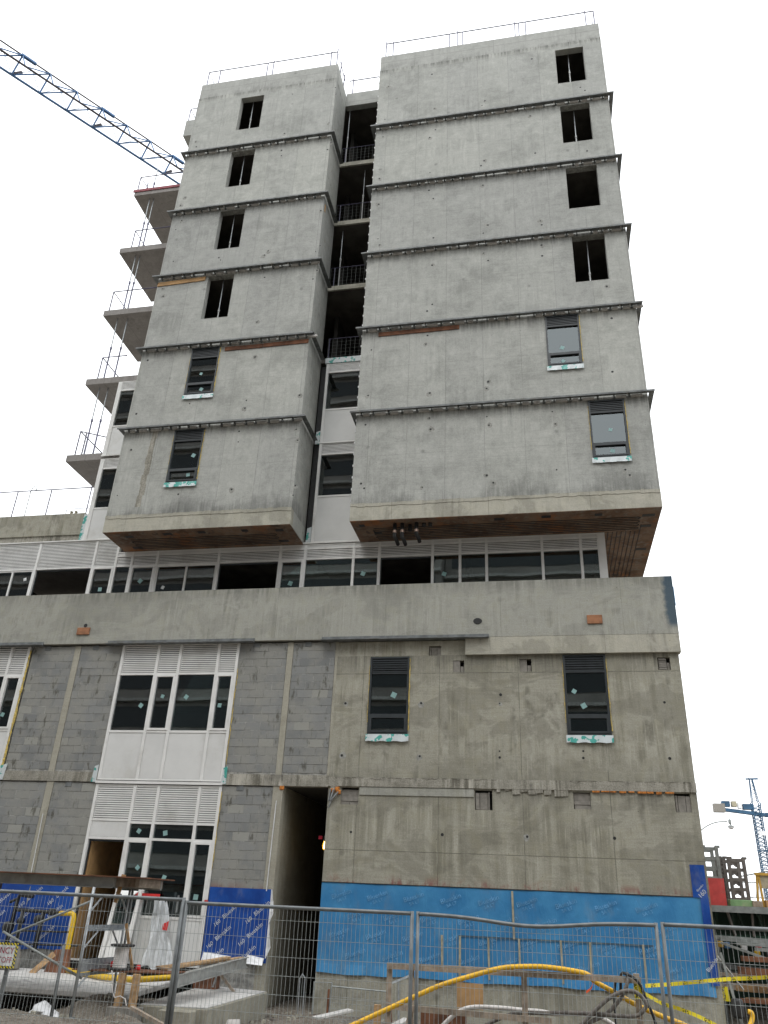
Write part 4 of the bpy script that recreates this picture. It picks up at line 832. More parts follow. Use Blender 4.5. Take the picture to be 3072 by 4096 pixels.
for i in range(4):
    za, zb = FL[i + 1] + .18, FL[i] - .105
    prop((-16.78, -16.78, -16.9, -16.95)[i], 1.95, za, zb, 'left steel prop ' + lv[i], -.03, .03); prop((-16.62, -16.62, -16.5, -16.62)[i], 2.0, za, zb, 'right steel prop ' + lv[i], -.02, .03)
prop(-17.02, 2.3, FL[0] + .18, FL[0] + 2.3, 'steel prop rising from the topmost balcony slab', 0, .03); solo(MB().tube([(-15.6, 2.4, FL[4] + .18), (-15.98, 2.3, FL[4] + 1.2), (-16.02, 2.3, FL[3] - .1)], .02, 6), 'steel_pole', M['railpaint'], 'thin dark pole beside the white left flank window panel', 'pole')

# ================================================================== FENCE
FY = -10.5
def fence_panel(x0, x1, zt, label, dip=None, r0_=.021, yo=0.0):
    T = thing('fence_panel', label, 'fence', ((x0 + x1) / 2, FY + yo, 0), 'site fence panels'); y = FY + yo; zb = .12
    tz = lambda x: zt - (dip[1] * math.exp(-((x - dip[0]) / dip[2]) ** 2) if dip else 0)
    n_ = 24; MB().tube([(x0 + (x1 - x0) * i / n_, y, tz(x0 + (x1 - x0) * i / n_)) for i in range(n_ + 1)], .021, 8).build('top_rail', M['fencetube'], T, smooth=True)
    MB().tube([(x0, y, zb), (x1, y, zb)], .021, 8).build('bottom_rail', M['fencetube'], T, smooth=True)
    for x in (x0, x1): MB().tube([(x, y, -.05), (x, y, zt + .025)], r0_, 10).build('post', M['fencetube'], T, smooth=True)
    wr = MB(); x = x0 + .049
    while x < x1 - .02:
        b = random.uniform(-.003, .003) + (.012 * math.sin((x - x0) * 9) if dip and abs(x - dip[0]) < .5 else 0)
        wr.tube([(x, y, zb), (x + b, y, (zb + zt) / 2), (x, y, tz(x))], .0022, 4, cap=False); x += .0492
    z = zb + .18
    while z < zt - .05: wr.tube([(x0, y + .004, z), ((x0 + x1) / 2, y + .004, z - .004), (x1, y + .004, z)], .0024, 4, cap=False); z += .1875
    wr.build('mesh_wires', M['galvdull'], T, kind='stuff')
    for x in (x0 + .02, x1 - .02): MB().box(x - .16, x + .16, y - .3, y + .3, -.03, .1).build('foot_block', M['footing'], T, bevel=.02)
fence_panel(-7.9, -5.115, 1.59, 'wire mesh site fence panel at the far left', None, .024)
fence_panel(-5.072, -2.305, 1.56, 'wire mesh site fence panel in front of the dark passage', None, .022, .006)
fence_panel(-2.235, .375, 1.56, 'wire mesh site fence panel with its top rail bent down in the middle', (-.95, .07, .62), .020)
fence_panel(.445, 3.2, 1.57, 'wire mesh site fence panel at the far right', None, .020, .02)

# ================================================================== FOREGROUND, LEFT
ladder = M['galv']
T = thing('work_platform', 'raised platform of metal beams topped with brown plywood at the left edge', 'platform', (-10, -5, -.4))
MB().box(-13.5, -8.95, -5.1, -5.04, 1.70, 1.885).box(-13.5, -8.95, -5.16, -4.98, 1.70, 1.715).build('front_beam', M['alum'], T)
MB().box(-13.5, -8.45, -4.1, -4.04, 1.70, 1.885).build('rear_beam', M['alum'], T)
for x in (-12.5, -11.2, -10., -8.9, -8.5): MB().box(x - .04, x + .04, -5.03, -4.0, 1.73, 1.88).build('joist', M['woodgrey'], T)
MB().hexa([(-13.5, -5.3, 1.89), (-8.2, -5.3, 1.885), (-8.25, -3.9, 1.885), (-13.5, -3.9, 1.89), (-13.5, -5.3, 1.91), (-8.2, -5.3, 1.905), (-8.25, -3.9, 1.905), (-13.5, -3.9, 1.91)]).build('plywood_deck', M['rustwood'], T)
def scaf(xa, xb, ya, yb, label):
    """end frame standing square to the facade: legs at (xa, ya) and (xb, yb)"""
    T = thing('scaffold_frame', label, 'scaffold', (xa, ya, -.4), 'scaffold frames'); q = lambda t, z: (xa + (xb - xa) * t, ya + (yb - ya) * t, z)
    for x, y in ((xa, ya), (xb, yb)): MB().tube([(x, y, gh(x, y) - .02), (x, y, 1.70)], .03 if x == xa else .024, 10).build('leg', M['galv'], T, smooth=True); MB().lathe((x, y, gh(x, y) + .02), [(.09, -.02), (.09, 0), (.03, .01), (.03, .05)], 10).build('foot', M['steel'], T)
    for z, h in ((1.02, .1), (.42, .2), (.28, .05)): MB().bar(q(.02, z), q(.98, z), .035, h).build('rung', M['galv'], T)
    for (a, b) in ((q(0, 1.28), q(.3, 1.58)), (q(0, .68), q(.3, .96)), (q(0, .06), q(.3, .3)), (q(1, 1.28), q(.75, 1.6)), (q(1, .62), q(.7, .97))): MB().tube([a, b], .017, 6).build('brace', M['galv'], T)
scaf(-9.12, -9.0, -5.5, -4.3, 'bright metal scaffold frame under the right end of the platform'); scaf(-12.0, -11.9, -5.5, -4.3, 'metal scaffold frame under the left end of the platform')
solo(MB().tube([(-10.75, -5.3, .84), (-9.2, -5.3, 1.48)], .022, 8), 'brace_pole', M['galvdull'], 'grey pole rising diagonally in front of the blue membrane', 'pole', smooth=True)
solo(MB().tube([(-10.9, -5.35, .88), (-9.2, -5.2, .2)], .022, 8), 'brace_pole', M['galvdull'], 'grey pole falling diagonally behind the warning sign', 'pole', smooth=True)
solo(MB().tube([(-9.27, -5.9, .75), (-9.25, -5.9, -.45)], .03, 8), 'steel_stake', M['steel'], 'dark upright steel stake left of the scaffold frame', 'stake', smooth=True)
solo(MB().tube([(-8.84, -4.5, 1.7), (-8.8, -4.5, -.5)], .025, 8), 'steel_stake', M['steel'], 'dark upright post behind the cable spool', 'post', smooth=True)
solo(MB().bar((-8.76, -4.70, 1.10), (-8.48, -4.72, .37), .05, .03, up=(0, 1, 0)), 'timber_offcut', M['ply'], 'orange timber strip leaning behind the cable spool', 'timber')
solo(MB().bar((-8.98, -4.7, 1.95), (-9.06, -4.7, 1.45), .08, .03, up=(0, 1, 0)), 'timber_offcut', M['ply'], 'short orange timber stub standing at the platform end', 'timber')
# lower deck: plywood shelf, long beam and planks running back to the wall
T = thing('low_bench', 'low plywood bench on two timber legs holding the cable spool', 'bench', (-8.3, -5.0, -.4))
MB().hexa([(-9.4, -5.25, .325), (-7.5, -5.1, .345), (-7.5, -4.5, .345), (-9.4, -4.6, .325), (-9.4, -5.25, .345), (-7.5, -5.1, .365), (-7.5, -4.5, .365), (-9.4, -4.6, .345)]).build('plywood_top', M['rustwood'], T)
for x in (-8.43, -8.15): MB().box(x - .062, x + .062, -5.2, -5.11, -.19, .325).build('leg', M['wood'], T, bevel=.004)
solo(MB().box(-8.55, -7.99, -5.32, -5.0, -.42, -.19), 'concrete_block', M['filler'], 'grey concrete block under the timber legs of the bench', 'block', bevel=.006)
T = thing('steel_beam', 'long grey beam running from the bench back to the blue membrane', 'beam', (-7.4, -3, -.1))
a, b = Vector((-7.55, -4.9, .22)), Vector((-7.44, -1.35, .36)); MB().bar(a, b, .012, .19).build('web', M['alum'], T)
for dz in (-.095, .095): MB().bar(a + Vector((0, 0, dz)), b + Vector((0, 0, dz)), .12, .014).build('flange', M['alum'], T)
for i, (x0, y0, x1, y1, z0, lab) in enumerate(((-8.06, -4.5, -7.62, -2.0, .395, 'uppermost sawn plank lying on the long grey beam'), (-7.9, -4.6, -7.50, -1.5, .375, 'longest sawn plank lying on the long grey beam'), (-7.70, -4.5, -7.55, -2.2, .40, 'narrow sawn plank at the near edge of the long grey beam'))):
    solo(MB().bar((x0, y0, z0 + i * .012), (x1, y1, z0 + .06 + i * .012), .13, .038), 'plank', M['wood'], lab, 'plank', 'planks on the beam', bevel=.003)
T = thing('beam_prop', 'short white strut propping the far end of the grey beam', 'prop', (-7.2, -2.2, -.4)); MB().bar((-7.75, -2.2, .22), (-7.25, -2.2, -.22), .05, .05).build('strut', M['woodgrey'], T); MB().bar((-7.75, -2.2, .2), (-7.82, -2.2, -.08), .03, .03).build('stay', M['galv'], T)
solo(MB().box(-8.35, -7.85, -2.0, -1.7, -.35, .2), 'brown_board', M['rustwood'], 'brown board standing behind the grey beam', 'board')
T = thing('cable_spool', 'spool of white rope with dark flanges standing on the low bench', 'spool', (-8.6, -5.0, .34))
MB().lathe((-8.6, -5., .355), [(.215, 0), (.22, .01), (.22, .025), (.215, .035)], 24).build('flange', M['black'], T); MB().lathe((-8.6, -5., .735), [(.215, 0), (.22, .01), (.22, .025), (.215, .035)], 24).build('flange', M['black'], T)
MB().lathe((-8.6, -5., .39), [(.125 + .006 * (i % 2), .345 * i / 22) for i in range(23)], 20).build('rope_winding', M['hosewhite'], T)
MB().tube([(-8.62, -5.24, .36), (-8.55, -5.27, .25), (-8.52, -5.28, .05), (-8.46, -5.27, -.05), (-8.35, -5.28, -.02), (-8.25, -5.27, -.06), (-8.2, -5.28, -.16)], .011, 6).build('loose_rope', M['hosewhite'], T)
solo(MB().lathe((-8.3, -4.85, .36), [(.04, 0), (.05, .02), (.045, .07), (.02, .085)], 10), 'paint_pot', M['red'], 'small red pot lying on the bench right of the spool', 'pot', smooth=True)
solo(MB().lathe((-8.95, -4.6, .36), [(.04, 0), (.05, .03), (.04, .09), (.02, .1)], 10), 'paint_pot', M['red'], 'small red pot on the bench left of the spool', 'pot', smooth=True)
# entrance slab and concrete footing
s1 = solo(MB().hexa([(-14.5, -4.3, -.21), (-8.75, -4.2, -.21), (-9.2, -.75, -.21), (-14.5, -.75, -.21), (-14.5, -4.3, -.10), (-8.75, -4.2, -.10), (-9.2, -.75, -.09), (-14.5, -.75, -.09)]), 'entrance_slab', M['pad'], 'pale cast slab in front of the open door', 'slab', bevel=.02)
T = thing('footing_block', 'concrete footing block with a stepped front right of the bench', 'footing', (-7, -3.5, -.7))
MB().hexa([(-8.2, -5.0, -.75), (-6.75, -5.1, -.75), (-6.80, -1.6, -.75), (-8.4, -1.2, -.75), (-8.1, -5.0, -.16), (-6.75, -5.1, -.14), (-6.80, -1.6, -.15), (-8.4, -1.2, -.15)]).build('body', M['footing'], T, bevel=.02)
MB().hexa([(-8.08, -4.97, -.158), (-6.78, -5.06, -.138), (-6.82, -1.65, -.148), (-8.36, -1.26, -.148), (-8.08, -4.97, -.150), (-6.78, -5.06, -.130), (-6.82, -1.65, -.140), (-8.36, -1.26, -.140)]).build('dusty_top', M['pad'], T)
MB().box(-7.55, -6.95, -5.35, -5.05, -.7, -.17).build('step', M['footing'], T, bevel=.015)
solo(MB().lathe((-8.75, -6.9, -.46), [(.05, 0), (.055, .06), (.03, .1), (.035, .12)], 12), 'red_can', M['red'], 'small red can standing in the dirt at the bottom left', 'can', smooth=True)
# crumpled wrapping, boards in the dirt
wr = MB(); rnd = random.Random(3)
for (cx, cy, cz, s_) in ((-9.85, -5.2, -.36, .17), (-9.65, -5.3, -.42, .14), (-9.45, -5.4, -.45, .11), (-9.95, -5.15, -.40, .12)):
    pv = []
    for i in range(5):
        for k in range(9): a = 2 * math.pi * k / 9; rr_ = s_ * math.sin(math.pi * (i + .3) / 5) * rnd.uniform(.65, 1.3); pv.append((cx + rr_ * math.cos(a) * 1.3, cy + rr_ * math.sin(a), cz + s_ * (1 - i * .42) * rnd.uniform(.8, 1.1)))
    n_ = len(wr.v); wr.v += pv
    for i in range(4):
        for k in range(9): wr.f.append((n_ + i * 9 + k, n_ + i * 9 + (k + 1) % 9, n_ + (i + 1) * 9 + (k + 1) % 9, n_ + (i + 1) * 9 + k))
    wr.f.append(tuple(n_ + k for k in range(8, -1, -1)))
solo(wr, 'crumpled_sheet', M['sheet'], 'crumpled white plastic wrapping in the dirt at lower left', 'plastic sheet')
solo(MB().bar((-11.5, -5.6, -.36), (-9.3, -5.9, -.40), .16, .04), 'plank', M['woodgrey'], 'weathered plank lying in the dirt at lower left', 'plank', bevel=.004)
solo(MB().bar((-7.95, -5.6, -.14), (-7.0, -5.9, -.38), .07, .05), 'broken_stick', M['woodgrey'], 'broken dark stick slanting over the dirt mound', 'stick')
solo(MB().bar((-12.05, -1.5, .30), (-12.42, -1.7, -.12), .12, .04, up=(0, 1, 0)), 'timber_offcut', M['wood'], 'pale board leaning against the brown board near the gas pipe', 'timber')
solo(MB().hexa([(-12.35, -1.3, -.1), (-11.8, -1.3, -.1), (-11.8, -1.1, -.1), (-12.35, -1.1, -.1), (-12.25, -1.15, .36), (-11.9, -1.15, .38), (-11.9, -1.05, .38), (-12.25, -1.05, .36)]), 'brown_board', M['rustwood'], 'brown board standing beside the yellow gas pipe', 'board')
# gas pipe and meter manifold
T = thing('gas_pipe', 'bent yellow gas pipe rising in front of the blue membrane', 'pipe', (-11.5, -1, -.1))
MB().tube([(-12.5, -.85, 1.11), (-12.2, -.85, 1.12), (-12.12, -.85, 1.09), (-12.09, -.87, 1.02), (-12.08, -.9, .5), (-12.07, -.95, .02), (-12.03, -1., -.03), (-11.95, -1.1, -.04), (-10.3, -2.3, -.02), (-9.4, -2.7, .0), (-8.4, -2.6, .10), (-8.0, -2.5, .17)], .058, 12).build('pipe', M['gasyellow'], T, smooth=True)
MB().tube([(-12.08, -.9, .16), (-12.08, -.9, .30)], .068, 12).build('joint', M['rustwood'], T, smooth=True)
T = thing('gas_manifold', 'black gas meter pipework against the dark blue membrane', 'pipework', (-13.2, -.8, -.1))
for pts, r_ in (([(-13.35, -.8, 1.45), (-13.72, -.8, 1.47), (-13.76, -.8, 1.3), (-13.80, -.8, .2)], .05), ([(-13.72, -.8, 1.14), (-12.48, -.82, 1.12)], .045), ([(-13.54, -.8, 1.14), (-13.54, -.8, .35)], .05), ([(-12.98, -.8, 1.14), (-13.02, -.8, .25)], .055), ([(-13.5, -.8, .69), (-12.12, -.8, .72)], .022), ([(-13.9, -.8, .4), (-11.9, -.8, .44)], .022), ([(-13.72, -.8, 1.4), (-13.95, -.8, 1.3)], .035)): MB().tube(pts, r_, 10).build('pipe', M['black'], T, smooth=True)
for x, z, r_ in ((-13.05, .95, .11), (-13.85, .75, .13), (-12.75, 1.13, .08), (-13.54, .9, .075)): m_ = MB(); m_.lathe((0, 0, 0), [(r_ * .6, -.09), (r_, -.06), (r_, .06), (r_ * .6, .09)], 14); m_.v = [(x + p[0], -.8 + p[2], z + p[1]) for p in m_.v]; m_.build('valve_body', M['black'], T, smooth=True)
for x, r_ in ((-13.25, .22), (-14.2, .28)): MB().lathe((x, -1.3, -.08), [(r_, 0), (r_ * 1.05, .05), (r_ * .95, .3), (r_ * .6, .46), (r_ * .3, .5)], 16).build('meter_body', M['filler'], T, smooth=True)
# warning sign on its post
T = thing('warning_sign', 'white warning sign with red lettering and striped border at the left edge', 'sign', (-10.1, -6.5, -.4))
MB().box(-10.62, -9.785, -6.51, -6.49, .395, .775).build('border', M['hazard'], T); MB().box(-10.585, -9.82, -6.513, -6.511, .43, .74).build('face', M['whitesticker'], T)
t = MB(); add_text(t, 'EMERGENCY', -10.205, -6.517, .655, .135, 0, .98); t.build('lettering', M['printred'], T); t = MB(); add_text(t, 'GAS SHUTOFF', -10.205, -6.517, .515, .125, 0, .93); t.build('lettering', M['printred'], T)
for x in (-9.92, -10.5): MB().box(x - .03, x + .03, -6.485, -6.44, -.4, .7).build('post', M['steel'], T)
# loose white door leaf and polythene at the entrance
T = thing('door_leaf', 'white glazed door leaf leaning in the entrance', 'door', (-10.9, -.7, .0))
d0 = MB(); 
def leaf(x0, x1, z0, z1): d0.hexa([(x0, -.86, z0), (x1, -.86, z0), (x1, -.80, z0), (x0, -.80, z0), (x0 + .1, -.66, z1), (x1 + .08, -.66, z1), (x1 + .08, -.60, z1), (x0 + .1, -.60, z1)])
leaf(-11.32, -11.22, -.08, 1.68); leaf(-10.72, -10.62, -.08, 1.68); leaf(-11.22, -10.72, -.08, .95); leaf(-11.20, -10.70, 1.55, 1.675)
d0.build('frame', M['white'], T); MB().hexa([(-11.15, -.725, .95), (-10.66, -.725, .95), (-10.66, -.715, .95), (-11.15, -.715, .95), (-11.12, -.665, 1.55), (-10.64, -.665, 1.55), (-10.64, -.655, 1.55), (-11.12, -.655, 1.55)]).build('pane', M['glass'], T)
pg = MB(); nx, nz = 14, 16
for j in range(nz + 1):
    for i in range(nx + 1):
        t_ = j / nz; wd = .34 + .50 * t_ ** 1.6; xc = -10.02 + .22 * t_; x = xc + wd * (i / nx - .5); z = 1.50 - 1.42 * t_
        pg.v.append((x, -.62 - .1 * t_ - .05 * math.sin(i * 1.1 + j * .5) - .03 * math.sin(i * 2.3 - j * .8), z + .04 * math.sin(i * .9)))
pg.f = [(j * (nx + 1) + i, j * (nx + 1) + i + 1, (j + 1) * (nx + 1) + i + 1, (j + 1) * (nx + 1) + i) for j in range(nz) for i in range(nx)]
solo(pg, 'plastic_sheet', M['poly'], 'clear plastic sheet hanging down the entrance bay', 'plastic sheet', smooth=True)
solo(MB().hexa([(-9.87, -.70, .88), (-9.72, -.71, .86), (-9.72, -.70, .86), (-9.87, -.69, .88), (-9.84, -.70, 1.0), (-9.70, -.71, 1.06), (-9.70, -.70, 1.06), (-9.84, -.69, 1.0)]), 'red_tag', M['red'], 'red tape tag stuck to the hanging plastic sheet', 'tag')

# ================================================================== FOREGROUND, CENTRE AND RIGHT
T = thing('wire_crate', 'low wire mesh pen standing at the foot of the passage corner', 'wire pen', (-4.6, -3, -.5))
for pts, r_, mt in (([(-5.4, -3, -.5), (-5.4, -3, .2), (-5.04, -3, .21), (-5.08, -3, -.5)], .018, 'galvdull'), ([(-5.04, -3, .15), (-3.9, -3, .12), (-3.93, -3, -.5)], .016, 'galvdull'), ([(-5.09, -3.02, .1), (-5.1, -3.02, -.5)], .022, 'rustwood')): MB().tube(pts, r_, 6).build('rod', M[mt], T)
mw = MB()
for i in range(14): x = -5.0 + i * .08; mw.tube([(x, -3, .12), (x, -3, -.5)], .004, 4)
for i in range(5): mw.tube([(-5.08, -3, -.02 - i * .1), (-3.92, -3, -.04 - i * .1)], .004, 4)
mw.build('mesh_wires', M['galvdull'], T, kind='stuff')
T = thing('wire_gate', 'narrow leaning steel frame beside the fence post', 'frame', (-3.5, -4, -.5))
for a, b, mt in (((-3.67, -4.1, .33), (-3.62, -4.1, -.5), 'rustwood'), ((-3.56, -3.9, .38), (-3.53, -3.9, -.5), 'galv'), ((-3.36, -3.7, .44), (-3.34, -3.7, -.3), 'rustwood')): MB().tube([a, b], .018, 6).build('upright', M[mt], T)
MB().bar((-3.69, -4.1, .34), (-3.36, -3.7, .47), .03, .03).build('top_bar', M['galv'], T)
solo(MB().box(-3.58, -3.47, -6.05, -5.99, -.5, .2), 'timber_stake', M['wood'], 'square timber stake left of the middle fence post', 'stake', bevel=.004)
solo(MB().bar((-3.05, -5.4, .15), (-3.22, -5.5, -.5), .09, .04, up=(0, 1, 0)), 'timber_stake', M['woodgrey'], 'slanting timber just behind the middle fence post', 'stake')
solo(MB().bar((-5.05, -4.1, -.27), (-4.5, -3.6, -.16), .22, .03), 'pale_board', M['pad'], 'pale flat board lying before the wire pen', 'board')
solo(MB().bar((-3.85, -4.6, -.42), (-3.35, -4.1, -.18), .2, .03), 'pale_board', M['pad'], 'pale flat board lying right of the square timber stake', 'board')
solo(MB().tube([(-6.2, -3.1, -.45), (-5.9, -3.3, -.5), (-5.6, -3.2, -.47), (-5.42, -2.9, -.44)], .028, 8), 'short_hose', M['hosegrey'], 'short curved hose lying at the passage floor', 'hose', smooth=True)
solo(MB().tube([(-7.0, -4.0, -.52), (-6.55, -3.9, -.5)], .10, 12), 'pipe_roll', M['hosewhite'], 'white pipe end lying at the foot of the passage', 'pipe', smooth=True)
solo(MB().tube([(-5.92, -2.2, -.5), (-5.93, -2.2, .18), (-5.88, -2.2, .26), (-5.82, -2.2, .20), (-5.82, -2.2, -.45)], .013, 6), 'bent_rod', M['galv'], 'hairpin shaped steel rod standing in the passage mouth', 'rod')
solo(MB().box(-2.52, -2.03, -3.56, -3.54, -.02, .39), 'plywood_sheet', M['ply'], 'small orange plywood sheet leaning on the base wall', 'plywood')
solo(MB().box(-2.95, -2.2, -5.2, -5.0, -.35, .06), 'timber_block', M['rustwood'], 'red brown timber behind the right fence post', 'timber')
# timber guard barrier
T = thing('timber_barrier', 'timber guard barrier with top rail and mid rail across the centre', 'barrier', (-1.4, -6, -.5))
MB().hexa([(-3.40, -6.02, .70), (-1.75, -6.02, .715), (-1.75, -5.98, .715), (-3.40, -5.98, .70), (-3.40, -6.02, .79), (-1.75, -6.02, .805), (-1.75, -5.98, .805), (-3.40, -5.98, .79)]).build('top_rail', M['woodgrey'], T)
MB().hexa([(-2.95, -6.062, .705), (.57, -6.062, .712), (.57, -6.022, .712), (-2.95, -6.022, .705), (-2.95, -6.062, .80), (.57, -6.062, .80), (.57, -6.022, .80), (-2.95, -6.022, .80)]).build('top_rail', M['woodgrey'], T)
MB().hexa([(-3.40, -6.02, .145), (-.8, -6.02, .10), (-.8, -5.98, .10), (-3.40, -5.98, .145), (-3.40, -6.02, .225), (-.8, -6.02, .18), (-.8, -5.98, .18), (-3.40, -5.98, .225)]).build('mid_rail', M['woodgrey'], T)
for x in (-3.36, -3.0, -1.2, .515): MB().box(x - .045, x + .045, -5.975, -5.935, -.65, .78 + (.06 if x > 0 else -.0)).build('post', M['woodgrey'], T, bevel=.003)
def smooth_path(pts, n_=6):
    P = [Vector(p) for p in pts]; out = []
    for i in range(len(P) - 1):
        p0, p1, p2, p3 = P[max(i - 1, 0)], P[i], P[i + 1], P[min(i + 2, len(P) - 1)]
        for k in range(n_):
            t = k / n_; out.append(.5 * ((2 * p1) + (-p0 + p2) * t + (2 * p0 - 5 * p1 + 4 * p2 - p3) * t * t + (-p0 + 3 * p1 - 3 * p2 + p3) * t ** 3))
    out.append(P[-1]); return out
hp = smooth_path([(-4.9, -6.5, -.38), (-4.3, -6.45, -.25), (-3.82, -6.4, -.05), (-3.44, -6.35, .12), (-2.95, -6.3, .34), (-2.51, -6.25, .53), (-2.0, -6.2, .69), (-1.52, -6.15, .82), (-1.05, -6.13, .862), (-.75, -6.12, .86), (-.40, -6.10, .83), (-.22, -6.0, .79), (-.12, -5.90, .70), (.14, -5.88, .58), (.48, -5.88, .42), (.85, -5.9, .29), (1.25, -6., .17), (1.8, -6.1, -.1), (2.3, -6.2, -.4)], 10)
MBh = MB(); MBh.tube(hp, .036, 10, rr=[.036 + (.003 if i % 2 else 0) for i in range(len(hp))]); solo(MBh, 'corrugated_hose', M['yellow'], 'thick yellow corrugated hose arching over the timber barrier', 'hose', smooth=True)
gp = smooth_path([(-.62, -6.25, -.1), (-.38, -6.2, .13), (-.04, -6.2, .43), (.16, -6.2, .56), (.33, -6.2, .62), (.46, -6.2, .61), (.56, -6.2, .54), (.60, -6.2, .45), (.54, -6.18, .36), (.43, -6.16, .30), (.2, -6.15, .285), (-.1, -6.14, .29), (-.5, -6.1, .28), (-.9, -6.0, .24), (-1.4, -5.8, .18), (-1.9, -5.7, -.05), (-2.2, -5.7, -.3)])
solo(MB().tube(gp, .03, 9), 'grey_hose', M['hosegrey'], 'looped grey hose hanging at the right end of the barrier', 'hose', smooth=True)
solo(MB().tube(smooth_path([(-.5, -6.12, .05), (-.22, -6.12, .18), (0, -6.12, .29), (.17, -6.12, .43), (.29, -6.12, .58), (.37, -6.1, .74), (.38, -5.97, .83)]), .03, 9), 'grey_hose', M['hosegrey'], 'second grey hose rising to the barrier rail inside the loop', 'hose', smooth=True)
solo(MB().tube(smooth_path([(.27, -5.9, .6), (.29, -6.0, .82), (.37, -6.1, .83), (.48, -6.12, .78), (.56, -6.13, .68), (.60, -6.13, .56), (.63, -6.12, .46), (.68, -6.1, .36), (.73, -6.1, .18), (.78, -6.1, -.1), (.9, -6.1, -.4)]), .022, 8), 'black_cable', M['black'], 'black cable draped over the barrier post', 'cable', smooth=True)
solo(MB().tube(smooth_path([(.20, -5.92, .72), (.17, -5.9, .54), (.16, -5.9, .30), (.17, -5.9, -.3)]), .02, 8), 'black_cable', M['black'], 'short black cable hanging from the barrier rail', 'cable', smooth=True)
solo(MB().tube(smooth_path([(-2.75, -5.5, -.3), (-2.54, -5.5, -.08), (-2.31, -5.5, .11), (-2.07, -5.5, .20), (-1.66, -5.5, .22), (-1.24, -5.5, .21), (-.99, -5.5, .21), (-.75, -5.5, .19), (-.5, -5.5, .21), (-.1, -5.5, .2), (.3, -5.5, .0), (.6, -5.5, -.3)]), .034, 9), 'white_hose', M['hosewhite'], 'dirty white hose lying along behind the barrier', 'hose', smooth=True)
def ribbon(pts, wdt, name, mat, label, cat, tw=0.0):
    P = smooth_path(pts, 8); mb = MB()
    for i, p in enumerate(P): a = .25 * math.sin(i * .35) + tw * i; dy = math.sin(a) * wdt / 2; dz = math.cos(a) * wdt / 2; mb.v += [(p.x, p.y - dy, p.z - dz), (p.x, p.y + dy, p.z + dz), (p.x, p.y + dy + .002, p.z + dz), (p.x, p.y - dy + .002, p.z - dz)]
    for i in range(len(P) - 1):
        a = i * 4; b = a + 4; mb.f += [(a, b, b + 1, a + 1), (a + 2, a + 3, b + 3, b + 2), (a + 1, b + 1, b + 2, a + 2), (a, a + 3, b + 3, b)]
    return solo(mb, name, mat, label, cat)
ribbon([(.55, -6.1, .62), (.84, -6.1, .48), (1.13, -6.1, .41), (1.5, -6.1, .28), (2.2, -6.1, -.05)], .055, 'caution_tape', M['tape'], 'yellow caution tape falling from the barrier post to the lower right', 'tape')
ribbon([(.9, -3.2, .50), (1.36, -3.05, .54), (1.9, -2.9, .60), (2.4, -2.8, .66), (3.1, -2.8, .73), (4.2, -2.8, .9)], .065, 'caution_tape', M['tape'], 'yellow caution tape stretched across the right corner of the blue membrane', 'tape')
solo(MB().hexa([(.45, -6.09, .50), (.57, -6.09, .52), (.57, -6.07, .52), (.45, -6.07, .50), (.455, -6.09, .71), (.575, -6.09, .71), (.575, -6.07, .71), (.455, -6.07, .71)]), 'tape_wrap', M['tape'], 'yellow tape wrapped round the right barrier post', 'tape')
ribbon([(-.16, -6.09, .82), (-.155, -6.1, .70), (-.18, -6.1, .62), (-.26, -6.1, .56)], .035, 'marker_ribbon', M['orange'], 'orange marker ribbon tied to the barrier rail', 'ribbon')
solo(MB().hexa([(2.72, -.3, .12), (2.86, -.3, .12), (2.86, -.28, .12), (2.72, -.28, .12), (2.70, -.3, .38), (2.84, -.3, .38), (2.84, -.28, .38), (2.70, -.28, .38)]), 'tape_end', M['tape'], 'yellow tape scrap hanging at the podium corner', 'tape')

# ================================================================== YARD ON THE RIGHT
T = thing('steel_trestle', 'dark green steel form table with a grey top edge right of the podium', 'form table', (5, 3, -.5))
MB().box(2.95, 9, 2.0, 2.1, 1.80, 1.945).build('top_beam', M['rackgrey'], T); MB().box(2.95, 9, 2.11, 7, 1.86, 1.93).build('deck', M['woodgrey'], T); MB().box(2.95, 9, 6.9, 7, 1.0, 1.8).build('rear_beam', M['greensteel'], T)
for i in range(16):
    x = 3.0 + i * .17 + (i // 6) * .05; MB().bar((x, 2.2 + .25 * (i % 3), 1.80), (x + (.12 if i % 2 else -.02), 2.25 + .25 * (i % 3), 1.3), .05, .05).build('strut', M['greensteel'] if i % 3 else M['rackbrown'], T)
for y in (2.3, 3.6, 5): MB().box(2.95, 9, y, y + .08, 1.24, 1.32).build('bottom_chord', M['greensteel'], T)
for x in (3.15, 5.2, 7.4): MB().box(x, x + .1, 2.3, 2.4, -.6, 1.3).build('leg', M['steel'], T); MB().box(x, x + .1, 6.5, 6.6, -.6, 1.8).build('leg', M['steel'], T)
solo(MB().box(3.05, 9, 6.98, 7.1, -.6, 1.85), 'hoarding', M['greensteel'], 'dark green hoarding closing off the yard behind the form table', 'hoarding')
for i, (z, y, x0) in enumerate(((1.27, 1.75, 2.9), (1.23, 1.65, 3.15), (1.16, 1.55, 3.5), (1.06, 1.45, 3.85))): solo(MB().bar((x0, y, z), (x0 + 2.6, y - .2, z - .06), .06, .075), 'form_beam', M['rackgrey'], ('highest', 'second', 'third', 'lowest')[i] + ' of the grey form beams stepped below the form table', 'beam', 'form beams below the table')
